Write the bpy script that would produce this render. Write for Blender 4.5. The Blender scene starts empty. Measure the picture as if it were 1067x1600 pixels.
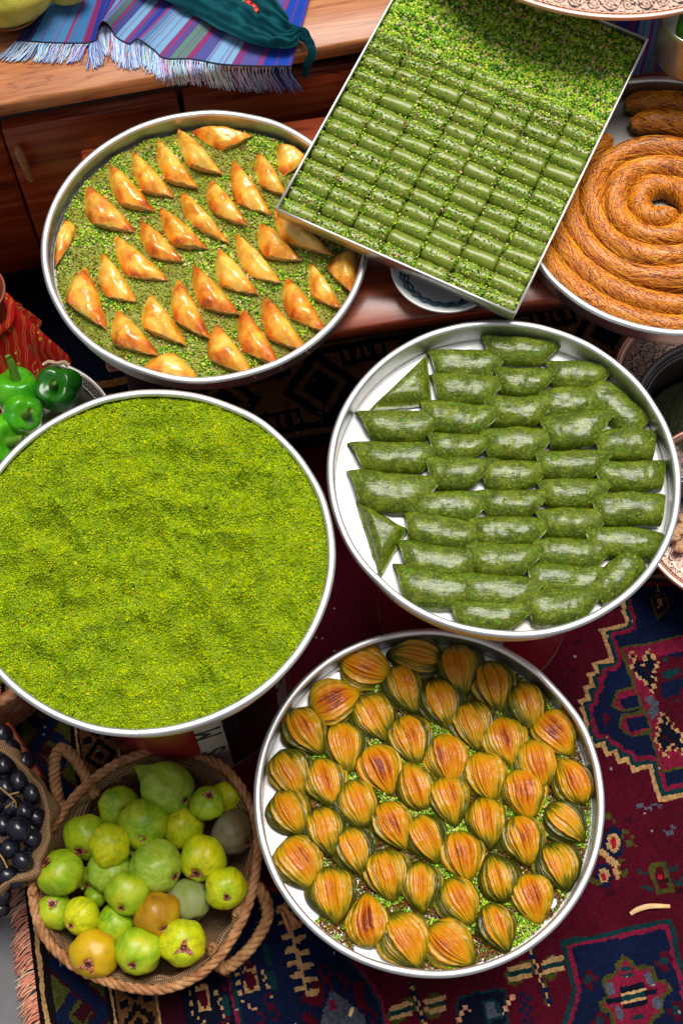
import bpy, math, random
import numpy as np
from mathutils import Vector, Matrix
R0 = random.Random(7); NR = np.random.default_rng(7)
sc = bpy.context.scene; COL = sc.collection
rad = math.radians
# ---------------------------------------------------------------- camera, sky, sun, exposure
H = 2.27; PITCH = rad(65.6); FPX = 2118.0
cam = bpy.data.objects.new('camera', bpy.data.cameras.new('camera')); COL.objects.link(cam)
cam.location = (0, 0, H); cam.rotation_euler = (rad(90) - PITCH, 0, 0)
cam.data.sensor_fit = 'VERTICAL'; cam.data.sensor_height = 36; cam.data.lens = FPX / 1600 * 36
cam.data.clip_start = 0.05; cam.data.clip_end = 60
sc.camera = cam
SUN_EL = 75; SUN_AZ = 24          # azimuth east of the +Y (far) side
w = bpy.data.worlds.new('World'); sc.world = w; w.use_nodes = True
wn = w.node_tree; bg = wn.nodes['Background']
sky = wn.nodes.new('ShaderNodeTexSky'); sky.sky_type = 'NISHITA'; sky.sun_disc = False
sky.sun_elevation = rad(SUN_EL); sky.sun_rotation = rad(SUN_AZ); sky.dust_density = 4.0; sky.air_density = 1.0; sky.ozone_density = 1.0
hs = wn.nodes.new('ShaderNodeHueSaturation'); hs.inputs['Saturation'].default_value = 0.35
wn.links.new(sky.outputs[0], hs.inputs['Color']); wn.links.new(hs.outputs[0], bg.inputs[0]); bg.inputs[1].default_value = 0.09
sun = bpy.data.objects.new('sun', bpy.data.lights.new('sun', 'SUN')); COL.objects.link(sun)
sun.data.energy = 3.4; sun.data.angle = rad(32); sun.data.color = (1, .96, .9)
sun.rotation_euler = Vector((-math.sin(rad(SUN_AZ)) * math.cos(rad(SUN_EL)), -math.cos(rad(SUN_AZ)) * math.cos(rad(SUN_EL)), -math.sin(rad(SUN_EL)))).to_track_quat('-Z', 'Y').to_euler()
vs = sc.view_settings; vs.view_transform = 'Standard'; vs.look = 'None'; vs.exposure = 0.05; vs.gamma = 1; vs.use_curve_mapping = False

# ---------------------------------------------------------------- helpers
SP, CP = math.sin(PITCH), math.cos(PITCH)
def P(x, y, Z):
    """photo pixel (1067x1600) -> point of the horizontal plane at height Z"""
    u = (x - 533.5) / FPX; v = (y - 800) / FPX
    d = (H - Z) / (SP + CP * v)
    return np.array([u * d, d * (CP - SP * v), Z])
def px_size(y, Z):               # metres per pixel across
    return (H - Z) / (SP + CP * (y - 800) / FPX) / FPX
def srgb(r, g, b):
    f = lambda c: ((c / 255 + .055) / 1.055) ** 2.4 if c > 10 else c / 255 / 12.92
    return (f(r), f(g), f(b), 1)

def hash3(ix, iy, iz, seed=0):
    h = (ix.astype(np.int64) * 73856093) ^ (iy.astype(np.int64) * 19349663) ^ (iz.astype(np.int64) * 83492791) ^ (seed * 2654435)
    h = (h ^ (h >> 13)) * 1274126177 & 0x7fffffff
    h = (h ^ (h >> 16)) & 0xffff
    return h / 32767.5 - 1
def noise(p, scale=1.0, seed=0, oct=2):
    p = np.asarray(p, float) * scale; out = 0; amp = 1
    for o in range(oct):
        q = p * 2 ** o + seed * 17.3; i = np.floor(q); f = q - i; f = f * f * (3 - 2 * f); i = i.astype(np.int64)
        r = 0
        for dx in (0, 1):
            for dy in (0, 1):
                for dz in (0, 1):
                    wgt = (f[..., 0] if dx else 1 - f[..., 0]) * (f[..., 1] if dy else 1 - f[..., 1]) * (f[..., 2] if dz else 1 - f[..., 2])
                    r = r + wgt * hash3(i[..., 0] + dx, i[..., 1] + dy, i[..., 2] + dz, seed + o)
        out = out + r * amp; amp *= .5
    return out

def fast_mesh(name, V, F, smooth=True):
    """V (n,3); F: int array (m,k) or list of such arrays"""
    me = bpy.data.meshes.new(name)
    V = np.asarray(V, dtype=np.float32); Fs = [np.asarray(f, dtype=np.int32) for f in (F if isinstance(F, (list, tuple)) else [F]) if len(f)]
    nl = sum(f.size for f in Fs); npoly = sum(len(f) for f in Fs)
    me.vertices.add(len(V)); me.vertices.foreach_set('co', V.ravel())
    me.loops.add(nl); me.polygons.add(npoly)
    me.loops.foreach_set('vertex_index', np.concatenate([f.ravel() for f in Fs]))
    st = []; o = 0
    for f in Fs:
        st.append(o + np.arange(len(f), dtype=np.int32) * f.shape[1]); o += f.size
    me.polygons.foreach_set('loop_start', np.concatenate(st).astype(np.int32))
    me.update(calc_edges=True)
    if smooth: me.polygons.foreach_set('use_smooth', np.ones(npoly, bool))
    me.validate()
    return me
def tag(o, label=None, cat=None, group=None, kind=None):
    if label: o['label'] = label
    if cat: o['category'] = cat
    if group: o['group'] = group
    if kind: o['kind'] = kind
    return o
def empty(name, loc, label=None, cat=None, group=None, rot=0):
    o = bpy.data.objects.new(name, None); COL.objects.link(o); o.location = loc; o.rotation_euler = (0, 0, rot); o.empty_display_size = .02
    return tag(o, label, cat, group)
def link(name, me, mat, parent=None, loc=(0, 0, 0)):
    o = bpy.data.objects.new(name, me); COL.objects.link(o); o.location = loc
    if mat is not None and not me.materials: me.materials.append(mat)
    if parent is not None: o.parent = parent
    return o
def obj(name, V, F, mat, parent=None, smooth=True, org=None):
    """V in world coordinates; the object's origin goes to org (or to its parent's origin)"""
    V = np.asarray(V, float)
    if parent is not None:
        q = parent; base = np.zeros(3)
        while q is not None: base = base + np.array(q.location); q = q.parent
        return link(name, fast_mesh(name, V - base, F, smooth), mat, parent)
    org = V.mean(0) * [1, 1, 0] + [0, 0, V[:, 2].min()] if org is None else np.asarray(org, float)
    return link(name, fast_mesh(name, V - org, F, smooth), mat, None, org)

def gridF(nu, nv, cu=False, cv=False, off=0):
    i, j = np.meshgrid(np.arange(nu if cu else nu - 1), np.arange(nv if cv else nv - 1), indexing='ij')
    i2, j2 = (i + 1) % nu, (j + 1) % nv
    return off + np.stack([i * nv + j, i2 * nv + j, i2 * nv + j2, i * nv + j2], -1).reshape(-1, 4)
def lathe(prof, n=96, c=(0, 0, 0), a0=0, a1=None):
    prof = np.asarray(prof, float); full = a1 is None
    t = a0 + np.linspace(0, 2 * math.pi if full else a1 - a0, n, endpoint=not full)
    V = np.stack([np.outer(np.cos(t), prof[:, 0]), np.outer(np.sin(t), prof[:, 0]), np.tile(prof[:, 1], (n, 1))], -1).reshape(-1, 3) + np.asarray(c)
    return V, gridF(n, len(prof), cu=full)
def box(c0, c1, rot=0, piv=(0, 0), bev=.002):
    """rounded-edge box between local corners c0,c1 rotated about piv"""
    c0 = np.minimum(c0, c1).astype(float); c1 = np.maximum(c0, c1).astype(float)
    b = min(bev, *(0.45 * (c1 - c0)))
    V = []; F4 = []
    import itertools
    idx = {}
    for s in itertools.product((0, 1), repeat=3):
        for ax in range(3):
            q = [c1[i] if s[i] else c0[i] for i in range(3)]
            for i in range(3):
                if i != ax: q[i] += -b if s[i] else b
            idx[(s, ax)] = len(V); V.append(q)
    F3 = []
    for ax in range(3):
        o1, o2 = [i for i in range(3) if i != ax]
        for sv in (0, 1):
            quad = []
            for a, bb in ((0, 0), (1, 0), (1, 1), (0, 1)):
                s = [0, 0, 0]; s[ax] = sv; s[o1] = a; s[o2] = bb; quad.append(idx[(tuple(s), ax)])
            F4.append(quad)
        for a in (0, 1):
            for bb in (0, 1):
                s0 = [0, 0, 0]; s1 = [0, 0, 0]; s0[o1] = s1[o1] = a; s0[o2] = s1[o2] = bb; s1[ax] = 1
                s0 = tuple(s0); s1 = tuple(s1)
                F4.append([idx[(s0, o1)], idx[(s1, o1)], idx[(s1, o2)], idx[(s0, o2)]])
    for s in itertools.product((0, 1), repeat=3): F3.append([idx[(s, 0)], idx[(s, 1)], idx[(s, 2)]])
    V = np.array(V); cr, sr = math.cos(rot), math.sin(rot)
    V[:, :2] = V[:, :2] @ np.array([[cr, sr], [-sr, cr]]) + np.asarray(piv)
    ctr = V.mean(0)
    def fix(F):
        out = []
        for f in F:
            p = V[list(f)]; n = np.cross(p[1] - p[0], p[2] - p[0])
            out.append(f if np.dot(n, p.mean(0) - ctr) > 0 else f[::-1])
        return np.array(out)
    return V, [fix(F4), fix(F3)]
def frames(path):
    path = np.asarray(path, float); T = np.gradient(path, axis=0); T /= np.linalg.norm(T, axis=1)[:, None] + 1e-12
    N = np.zeros_like(T); up = np.array([0, 0, 1.]) if abs(T[0, 2]) < .9 else np.array([1., 0, 0])
    n = up - T[0] * np.dot(up, T[0]); N[0] = n / np.linalg.norm(n)
    for i in range(1, len(T)):
        n = N[i - 1] - T[i] * np.dot(N[i - 1], T[i]); N[i] = n / (np.linalg.norm(n) + 1e-12)
    return T, N, np.cross(T, N)
def tube(path, r, n=10, closed=False, caps=True):
    path = np.asarray(path, float); m = len(path); r = np.broadcast_to(np.asarray(r, float), (m,))
    T, N, B = frames(path); a = np.linspace(0, 2 * math.pi, n, endpoint=False)
    V = path[:, None] + (N[:, None] * np.cos(a)[None, :, None] + B[:, None] * np.sin(a)[None, :, None]) * r[:, None, None]
    V = V.reshape(-1, 3); F = gridF(m, n, cu=closed, cv=True)
    if caps and not closed:
        V = np.vstack([V, path[0], path[-1]]); k = len(V)
        j = np.arange(n)
        c0 = np.stack([(j + 1) % n, j, np.full(n, k - 2)], -1); c1 = np.stack([(m - 1) * n + j, (m - 1) * n + (j + 1) % n, np.full(n, k - 1)], -1)
        return V, [F[:, ::-1], c0[:, ::-1], c1[:, ::-1]]
    return V, [F[:, ::-1]]
def rope_paths(path, ns, rad_, turns, closed=False, ph=0):
    path = np.asarray(path, float); T, N, B = frames(path); L = np.r_[0, np.cumsum(np.linalg.norm(np.diff(path, axis=0), axis=1))]; t = L / L[-1]
    return [path + (N * np.cos(2 * math.pi * (turns * t + k / ns) + ph)[:, None] + B * np.sin(2 * math.pi * (turns * t + k / ns) + ph)[:, None]) * rad_ for k in range(ns)]
def spline(pts, n, closed=False):
    pts = np.asarray(pts, float); m = len(pts)
    if closed: Q = np.vstack([pts[-1], pts, pts[0], pts[1]]); segs = m
    else: Q = np.vstack([2 * pts[0] - pts[1], pts, 2 * pts[-1] - pts[-2]]); segs = m - 1
    t = np.linspace(0, segs, n, endpoint=not closed); i = np.minimum(t.astype(int), segs - 1); f = (t - i)[:, None]
    p0, p1, p2, p3 = Q[i], Q[i + 1], Q[i + 2], Q[i + 3]
    return .5 * (2 * p1 + (p2 - p0) * f + (2 * p0 - 5 * p1 + 4 * p2 - p3) * f * f + (3 * p1 - p0 - 3 * p2 + p3) * f ** 3)
def merge(parts):
    Vs = []; fs = {}; o = 0
    for V, F in parts:
        for f in (F if isinstance(F, (list, tuple)) else [F]):
            if len(f): fs.setdefault(f.shape[1], []).append(np.asarray(f) + o)
        Vs.append(V); o += len(V)
    return np.vstack(Vs), [np.vstack(v) for v in fs.values()]
OCT_V = np.array([[1, 0, 0], [-1, 0, 0], [0, 1, 0], [0, -1, 0], [0, 0, 1], [0, 0, -1.]])
OCT_F = np.array([[0, 2, 4], [2, 1, 4], [1, 3, 4], [3, 0, 4], [2, 0, 5], [1, 2, 5], [3, 1, 5], [0, 3, 5]])
CUB_V = np.array([[x, y, z] for x in (-.72, .72) for y in (-.72, .72) for z in (-.72, .72)])
CUB_F = np.array([[0, 1, 3, 2], [4, 6, 7, 5], [0, 4, 5, 1], [2, 3, 7, 6], [0, 2, 6, 4], [1, 5, 7, 3]])
def grains(pos, size, flat=.7, seed=1, kind='oct'):
    """angular crumbs: one closed chip per position"""
    g = np.random.default_rng(seed); n = len(pos); size = np.broadcast_to(size, (n,))
    BV, BF = (OCT_V, OCT_F) if kind == 'oct' else (CUB_V, CUB_F)
    q = g.normal(size=(n, 4)); q /= np.linalg.norm(q, axis=1)[:, None]; a, b, c, d = q.T
    M = np.stack([1 - 2 * (c * c + d * d), 2 * (b * c - a * d), 2 * (b * d + a * c), 2 * (b * c + a * d), 1 - 2 * (b * b + d * d), 2 * (c * d - a * b), 2 * (b * d - a * c), 2 * (c * d + a * b), 1 - 2 * (b * b + c * c)], -1).reshape(n, 3, 3)
    loc = BV[None] * (1 + g.uniform(-.3, .3, (n, len(BV), 3))) * np.stack([g.uniform(.8, 1.45, n), g.uniform(.7, 1.1, n), g.uniform(flat * .6, flat * 1.1, n)], -1)[:, None]
    V = np.einsum('nij,nkj->nki', M, loc) * size[:, None, None] + np.asarray(pos)[:, None]
    F = BF[None] + (np.arange(n) * len(BV))[:, None, None]
    return V.reshape(-1, 3), F.reshape(-1, BF.shape[1])
ORD = ['first', 'second', 'third', 'fourth', 'fifth', 'sixth', 'seventh', 'eighth', 'ninth', 'tenth', 'eleventh', 'twelfth', 'thirteenth', 'fourteenth', 'fifteenth', 'sixteenth']

# ---------------------------------------------------------------- materials
class NT:
    def __init__(s, name):
        s.m = bpy.data.materials.new(name); s.m.use_nodes = True; s.t = s.m.node_tree; s.b = s.t.nodes['Principled BSDF']
    def n(s, typ, **kw):
        nd = s.t.nodes.new('ShaderNode' + typ)
        for k, v in kw.items():
            if k in nd.inputs: nd.inputs[k].default_value = v
            else: setattr(nd, k, v)
        return nd
    def l(s, a, b): s.t.links.new(a, b)
    def coords(s, kind='Object', scale=(1, 1, 1)):
        tc = s.n('TexCoord'); mp = s.n('Mapping'); mp.inputs['Scale'].default_value = scale; s.l(tc.outputs[kind], mp.inputs['Vector']); return mp.outputs[0]
    def ramp(s, fac, stops, interp='LINEAR'):
        r = s.n('ValToRGB'); cr = r.color_ramp; cr.interpolation = interp
        while len(cr.elements) < len(stops): cr.elements.new(1)
        for e, (p, c) in zip(cr.elements, stops): e.position = p; e.color = c
        if fac is not None: s.l(fac, r.inputs[0])
        return r.outputs[0]
    def noise(s, vec, scale, detail=4, rough=.55, dist=0):
        nd = s.n('TexNoise'); nd.inputs['Scale'].default_value = scale; nd.inputs['Detail'].default_value = detail; nd.inputs['Roughness'].default_value = rough; nd.inputs['Distortion'].default_value = dist
        if vec is not None: s.l(vec, nd.inputs['Vector'])
        return nd.outputs[0]
    def mix(s, fac, a, b, mode='MIX'):
        m = s.n('Mix', data_type='RGBA', blend_type=mode)
        for sock, v in ((m.inputs[0], fac), (m.inputs[6], a), (m.inputs[7], b)):
            if hasattr(v, 'links'): s.l(v, sock)
            else: sock.default_value = v
        return m.outputs[2]
    def math(s, op, a, b=0.0):
        m = s.n('Math', operation=op)
        for sock, v in ((m.inputs[0], a), (m.inputs[1], b)):
            if hasattr(v, 'links'): s.l(v, sock)
            else: sock.default_value = v
        return m.outputs[0]
    def bump(s, h, strength=.3, dist=.002):
        b = s.n('Bump'); b.inputs['Strength'].default_value = strength; b.inputs['Distance'].default_value = dist; s.l(h, b.inputs['Height'])
        prev = s.b.inputs['Normal'].links
        if prev: s.l(prev[0].from_socket, b.inputs['Normal'])
        s.l(b.outputs[0], s.b.inputs['Normal'])
    def coatn(s, hs):
        prev = None
        for h, st, d in hs:
            b = s.n('Bump'); b.inputs['Strength'].default_value = st; b.inputs['Distance'].default_value = d; s.l(h, b.inputs['Height'])
            if prev is not None: s.l(prev, b.inputs['Normal'])
            prev = b.outputs[0]
        s.l(prev, s.b.inputs['Coat Normal'])
    def set(s, col=None, rough=.5, metal=0, coat=0, coatr=.1, spec=.5, sss=0, sssr=None):
        b = s.b
        if col is not None:
            if hasattr(col, 'links'): s.l(col, b.inputs['Base Color'])
            else: b.inputs['Base Color'].default_value = col
        if hasattr(rough, 'links'): s.l(rough, b.inputs['Roughness'])
        else: b.inputs['Roughness'].default_value = rough
        b.inputs['Metallic'].default_value = metal; b.inputs['Coat Weight'].default_value = coat; b.inputs['Coat Roughness'].default_value = coatr
        b.inputs['Specular IOR Level'].default_value = spec
        if coat and b.inputs['Normal'].links: s.l(b.inputs['Normal'].links[0].from_socket, b.inputs['Coat Normal'])
        if sss: b.inputs['Subsurface Weight'].default_value = sss; b.inputs['Subsurface Radius'].default_value = sssr or (1, .6, .3); b.inputs['Subsurface Scale'].default_value = .004
        return s.m
def simple(name, col, rough=.5, nscale=60, var=.35, bump=.2, bd=.001, **kw):
    t = NT(name); v = t.coords()
    f = t.noise(v, nscale, 5)
    c = t.ramp(f, [(.25, tuple(x * (1 - var) for x in col[:3]) + (1,)), (.75, tuple(min(1, x * (1 + var)) for x in col[:3]) + (1,))])
    if bump: t.bump(f, bump, bd)
    return t.set(c, rough, **kw)
def metal_mat(name, col, rough, scr=.5, metal=1.0, stain=None):
    t = NT(name); v = t.coords()
    f = t.noise(v, 7, 6, .6); s_ = t.noise(t.coords(scale=(1, 1, 14)), 90, 4, .7)
    r = t.math('ADD', t.math('MULTIPLY', f, .25), rough - .1)
    c = t.ramp(t.noise(v, 18, 5, .65), [(.3, tuple(x * .8 for x in col[:3]) + (1,)), (.6, col)])
    if stain: c = t.mix(t.ramp(t.noise(v, 9, 6, .7), [(.50, (0, 0, 0, 1)), (.68, (.8, .8, .8, 1))]), c, stain)
    sp = t.ramp(t.noise(v, 260, 2, .5), [(.76, (0, 0, 0, 1)), (.80, (1, 1, 1, 1))])
    c = t.mix(sp, c, (.08, .06, .04, 1))
    t.bump(s_, .08, .0006)
    return t.set(c, r, metal)
M = {}
M['alu'] = metal_mat('aluminium', (.80, .80, .79, 1), .36)
M['alu_grey'] = metal_mat('worn_aluminium', (.62, .61, .58, 1), .40, stain=(.36, .32, .25, 1))
M['alu_rim'] = metal_mat('rubbed_aluminium_rim', (.84, .84, .83, 1), .46)
M['pan_white'] = metal_mat('bright_tinned_base', (.80, .80, .81, 1), .42, metal=.3, stain=(.55, .42, .26, 1))
M['steel'] = metal_mat('steel_sheet', (.55, .55, .52, 1), .34)
M['dark_steel'] = metal_mat('dark_steel', (.18, .16, .15, 1), .38)
M['copper'] = metal_mat('copper', (.80, .42, .30, 1), .38)
M['copper_dark'] = metal_mat('aged_copper', (.33, .11, .05, 1), .45)

def crumb_mat(name, stops, rough=.6, patch=None, spec=.2):
    t = NT(name); g = t.n('NewGeometry'); c = t.ramp(g.outputs['Random Per Island'], stops, 'CONSTANT')
    f = t.noise(t.coords(), 700, 2); c = t.mix(.22, c, t.ramp(f, [(.3, (.35, .35, .3, 1)), (.6, (1.0, 1.0, 1.0, 1))]), 'MULTIPLY')
    if patch: c = t.mix(t.ramp(t.noise(t.coords(), 42, 4, .6), [(.46, (0, 0, 0, 1)), (.62, (.7, .7, .7, 1))]), c, srgb(96, 126, 6))  # dark green mottle painted in for the shade among grains and mounds
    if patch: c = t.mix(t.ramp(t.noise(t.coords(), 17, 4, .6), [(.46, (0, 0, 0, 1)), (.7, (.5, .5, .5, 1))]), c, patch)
    return t.set(c, rough, sss=0, spec=spec)
M['crumb_chop'] = crumb_mat('chopped_pistachio', [(0, srgb(138, 188, 32)), (.16, srgb(186, 216, 48)), (.32, srgb(96, 160, 30)), (.45, srgb(206, 222, 74)), (.56, srgb(60, 126, 28)), (.68, srgb(160, 190, 62)), (.78, srgb(234, 218, 170)), (.86, srgb(212, 164, 126)), (.91, srgb(142, 96, 78)), (.945, srgb(48, 108, 30))])
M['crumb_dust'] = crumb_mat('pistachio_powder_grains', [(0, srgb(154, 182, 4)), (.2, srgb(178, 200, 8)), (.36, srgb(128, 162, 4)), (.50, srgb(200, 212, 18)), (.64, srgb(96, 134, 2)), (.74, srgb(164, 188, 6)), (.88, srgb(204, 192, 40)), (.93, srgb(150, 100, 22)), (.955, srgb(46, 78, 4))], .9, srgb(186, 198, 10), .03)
M['crumb_brown'] = crumb_mat('syrupy_pistachio_crumbs', [(0, srgb(150, 150, 44)), (.16, srgb(122, 134, 32)), (.32, srgb(168, 164, 60)), (.46, srgb(150, 186, 36)), (.58, srgb(98, 108, 28)), (.70, srgb(140, 110, 54)), (.78, srgb(160, 192, 44)), (.88, srgb(104, 66, 42)), (.93, srgb(196, 170, 108)), (.97, srgb(76, 140, 30))], .45)
M['crumb_toast'] = crumb_mat('toasted_crumbs', [(0, srgb(120, 70, 22)), (.25, srgb(150, 92, 30)), (.45, srgb(96, 60, 26)), (.6, srgb(128, 116, 36)), (.75, srgb(110, 160, 24)), (.88, srgb(90, 40, 20))], .5)

def wood(name, c1, c2, c3, rot, piv, rough=.4, ring=9, coat=.15):
    t = NT(name); tc = t.n('TexCoord'); mp = t.n('Mapping'); mp.vector_type = 'TEXTURE'; mp.inputs['Location'].default_value = (*piv, 0); mp.inputs['Rotation'].default_value = (0, 0, rot)
    gm = t.n('NewGeometry'); t.l(gm.outputs['Position'], mp.inputs['Vector'])
    m2 = t.n('Mapping'); m2.inputs['Scale'].default_value = (.9, 11, 11); t.l(mp.outputs[0], m2.inputs['Vector'])
    a = t.noise(m2.outputs[0], 2.0, 4, .5, .35)
    wv = t.math('FRACT', t.math('MULTIPLY', a, ring)); wv = t.math('PINGPONG', t.math('MULTIPLY', a, ring), 1.0)
    m3 = t.n('Mapping'); m3.inputs['Scale'].default_value = (6, 160, 160); t.l(mp.outputs[0], m3.inputs['Vector'])
    fine = t.noise(m3.outputs[0], 3, 4, .6)
    c = t.ramp(wv, [(.1, c1), (.6, c2), (.88, c2), (.97, c3)])
    c = t.mix(.5, c, t.ramp(fine, [(.3, (.45, .4, .38, 1)), (.65, (1, 1, 1, 1))]), 'MULTIPLY')
    t.bump(fine, .12, .0008)
    return t.set(c, rough, coat=coat, coatr=.25)
# ================================================================ the setting
M['floor'] = simple('grey_floor', (.10, .095, .10, 1), .6, 14, .25, .2)
V, F = box((-3, -3, -.06), (3, 3.2, -.008)); tag(obj('floor', V, F, M['floor'], smooth=False), kind='structure')

# ---- rug: hand-knotted, one face per knot
RA = rad(12.2); RS = np.array([math.cos(RA), math.sin(RA)]); RT = np.array([-math.sin(RA), math.cos(RA)])
RO = P(64, 1600, 0)[:2]
CELL = .0038; SMIN, SMAX, TMIN, TMAX = 0, 1.42, -.40, 1.42
ns_, nt_ = int((SMAX - SMIN) / CELL), int((TMAX - TMIN) / CELL)
sg, tg = np.meshgrid(SMIN + (np.arange(ns_) + .5) * CELL, TMIN + (np.arange(nt_) + .5) * CELL, indexing='ij')
ST = np.stack([sg.ravel(), tg.ravel()], -1)
def st(x, y):
    q = P(x, y, 0)[:2] - RO; return np.array([q @ RS, q @ RT])
PAL = dict(burg=srgb(82, 6, 28), dburg=srgb(54, 6, 22), navy=srgb(12, 24, 58), dnavy=srgb(10, 15, 36), teal=srgb(12, 54, 58), tan=srgb(196, 152, 100), rose=srgb(132, 24, 56), olive=srgb(74, 74, 28),
           grey=srgb(84, 88, 102), black=srgb(18, 12, 14), brown=srgb(122, 80, 44), red=srgb(168, 24, 44), pink=srgb(224, 160, 130), coral=srgb(196, 84, 66))
KN = list(PAL); PC = np.array([PAL[k] for k in KN]); PI_ = {k: i for i, k in enumerate(KN)}
rug = np.full(len(ST), PI_['burg'])
def inside(poly, pts):
    ins = np.zeros(len(pts), bool); x, y = pts.T; n = len(poly)
    for i in range(n):
        x0, y0 = poly[i]; x1, y1 = poly[(i + 1) % n]
        c = ((y0 > y) != (y1 > y)) & (x < (x1 - x0) * (y - y0) / (y1 - y0 + 1e-12) + x0); ins ^= c
    return ins
def dist(line, pts, closed=False):
    d = np.full(len(pts), 9.); n = len(line)
    for i in range(n if closed else n - 1):
        a = line[i]; b = line[(i + 1) % n]; ab = b - a; h = np.clip(((pts - a) @ ab) / (ab @ ab + 1e-12), 0, 1)
        d = np.minimum(d, np.linalg.norm(pts - a - h[:, None] * ab, axis=1))
    return d
def near(poly, m=.05):
    lo, hi = poly.min(0) - m, poly.max(0) + m
    return np.where(((ST >= lo) & (ST <= hi)).all(1))[0]
def fill(pts, col, edges=(), raw=False):
    poly = np.array(pts) if raw else np.array([st(*p) for p in pts]); ix = near(poly); q = ST[ix]; ins = inside(poly, q); d = dist(poly, q, True)
    rug[ix[ins]] = PI_[col]
    for wd, c in sorted(edges, reverse=True): rug[ix[ins & (d < wd)]] = PI_[c]
def stroke(pts, wd, col, dash=0, raw=False):
    line = np.array(pts) if raw else np.array([st(*p) for p in pts]); ix = near(line); q = ST[ix]; m = dist(line, q) < wd
    if dash: m &= (np.floor((q[:, 0] + 7) / dash) + np.floor((q[:, 1] + 7) / dash)) % 2 < 1
    rug[ix[m]] = PI_[col]
def C6(*a): return [(880 + x / 4.444, 900 + y / 4.444) for x, y in a]
def C7(*a): return [(780 + x / 3.718, 1260 + y / 3.718) for x, y in a]
s_, t_ = ST.T
# borders along the left selvage
hk = (np.floor(s_ / .0115) * 7 + np.floor(t_ / .0115) * 3)
for a, b, c in ((0, .009, 'black'), (.009, .015, 'tan'), (.015, .026, 'black'), (.026, .108, 'olive'), (.108, .113, 'black'), (.113, .119, 'tan'), (.119, .123, 'black'), (.123, .182, 'brown'), (.182, .188, 'tan'), (.188, .226, 'dburg'), (.226, .350, 'dnavy'), (.35, .368, 'burg')):
    rug[(s_ >= a) & (s_ < b)] = PI_[c]
zz = .067 + .034 * (np.abs(((t_ / .17) % 1) * 2 - 1) * 2 - 1)
band = (s_ > .026) & (s_ < .108)
rug[band & (np.abs(s_ - zz) < .012)] = PI_['navy']; rug[band & (np.abs(s_ - (.134 - zz)) < .012)] = PI_['navy']
rug[band & (np.abs(np.abs(s_ - zz) - .015) < .003)] = PI_['dburg']
rug[band & (np.abs(s_ - .067) + np.abs(((t_ + .04) % .085) - .042) < .014)] = PI_['dburg']
band = (s_ > .127) & (s_ < .178); u_, v_ = (s_ - .152), ((t_ % .062) - .031)
rug[band & (np.abs(u_) + np.abs(v_) < .03) & (np.abs(u_) + np.abs(v_) > .018)] = PI_['black']
rug[band & (np.abs(u_) + np.abs(v_) < .010)] = PI_['black']; rug[band & (np.abs(v_) > .026) & (np.abs(u_) > .012)] = PI_['dnavy']
# far end border, dark brown with hooks
def tt(x, y): return st(x, y)[1]
T1, T2 = tt(490, 676), tt(530, 534)
far = t_ > T1 - .03
rug[far] = PI_['dnavy']; rug[(t_ > T1) & (t_ < T2)] = PI_['brown']
rug[(np.abs(t_ - T1) < .006) | (np.abs(t_ - T2) < .006)] = PI_['brown']; rug[(np.abs(t_ - T1 - .014) < .008) | (np.abs(t_ - T2 + .014) < .008)] = PI_['black']
TM = (T1 + T2) / 2; u_, v_ = ((s_ % .19) - .095), t_ - TM
fb = (t_ > T1 + .022) & (t_ < T2 - .022); mn = np.abs(u_) + np.abs(v_) * .9
rug[fb & (mn < .075)] = PI_['black']; rug[fb & (np.abs(mn - .045) < .008)] = PI_['brown']
cu, cv = np.abs(u_) - .075, np.abs(v_) - .062; mx = np.maximum(np.abs(cu), np.abs(cv))
rug[fb & (mx < .027)] = PI_['black']; rug[fb & (mx < .017)] = PI_['brown']; rug[fb & (mx < .008)] = PI_['black']; rug[fb & (np.abs(cu) < .006) & (cv < 0) & (cv > -.03)] = PI_['black']
# the stepped navy medallion on the right
med = C6((390, 200), (415, 330), (240, 370), (320, 580), (200, 610), (215, 670), (155, 690), (190, 760), (125, 775), (150, 845), (90, 860), (120, 970), (150, 1100), (200, 1195), (270, 1190), (285, 1260), (345, 1245), (370, 1310), (435, 1300), (460, 1375), (590, 1340), (655, 1570), (1300, 1440), (1300, 0), (360, 0))
fill(med, 'navy', ((.0075, 'tan'), (.0145, 'teal'), (.0215, 'rose')))
fill(C6((385, 505), (1200, 330), (1200, 1260), (672, 1378)), 'rose', ((.005, 'olive'),))
fill(C6((385, 505), (1200, 330), (1200, 1260), (672, 1378), (540, 950)), 'burg', ((.005, 'olive'), (.03, 'rose')))
for hx, nv in ((((355, 800), (500, 765), (545, 905), (400, 945), (325, 905)), ((385, 850), (500, 822), (528, 895), (415, 925))), (((395, 965), (570, 925), (610, 1095), (470, 1132), (378, 1060)), ((425, 1005), (560, 970), (585, 1055), (460, 1085)))):
    fill(C6(*hx), 'rose', ((.005, 'olive'),)); fill(C6(*nv), 'navy')
for ht in (((470, 550), (550, 625), (580, 515), (640, 610), (612, 805), (475, 660)), ((672, 965), (835, 1120), (815, 1235), (740, 1165), (712, 1260), (640, 1150))):
    fill(C6(*ht), 'dnavy'); q = C6(*ht); stroke(q + [q[0]], .0042, 'tan', .0085)
    c = np.mean(q, 0); stroke([c + [-7, -6], c + [8, 10]], .004, 'dburg', .0076)
fill(C6((550, 850), (600, 830), (660, 890), (655, 960), (610, 1000), (580, 960), (600, 910)), 'grey')
ix = np.where(inside(np.array([st(*p) for p in C6((690, 560), (1100, 470), (1100, 1000), (760, 1060), (650, 820))]), ST))[0]
nz = noise(np.c_[ST[ix] / .016, np.zeros(len(ix))], 1, 3, 1); rug[ix[nz > .25]] = PI_['teal']; rug[ix[nz < -.45]] = PI_['navy']
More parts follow.
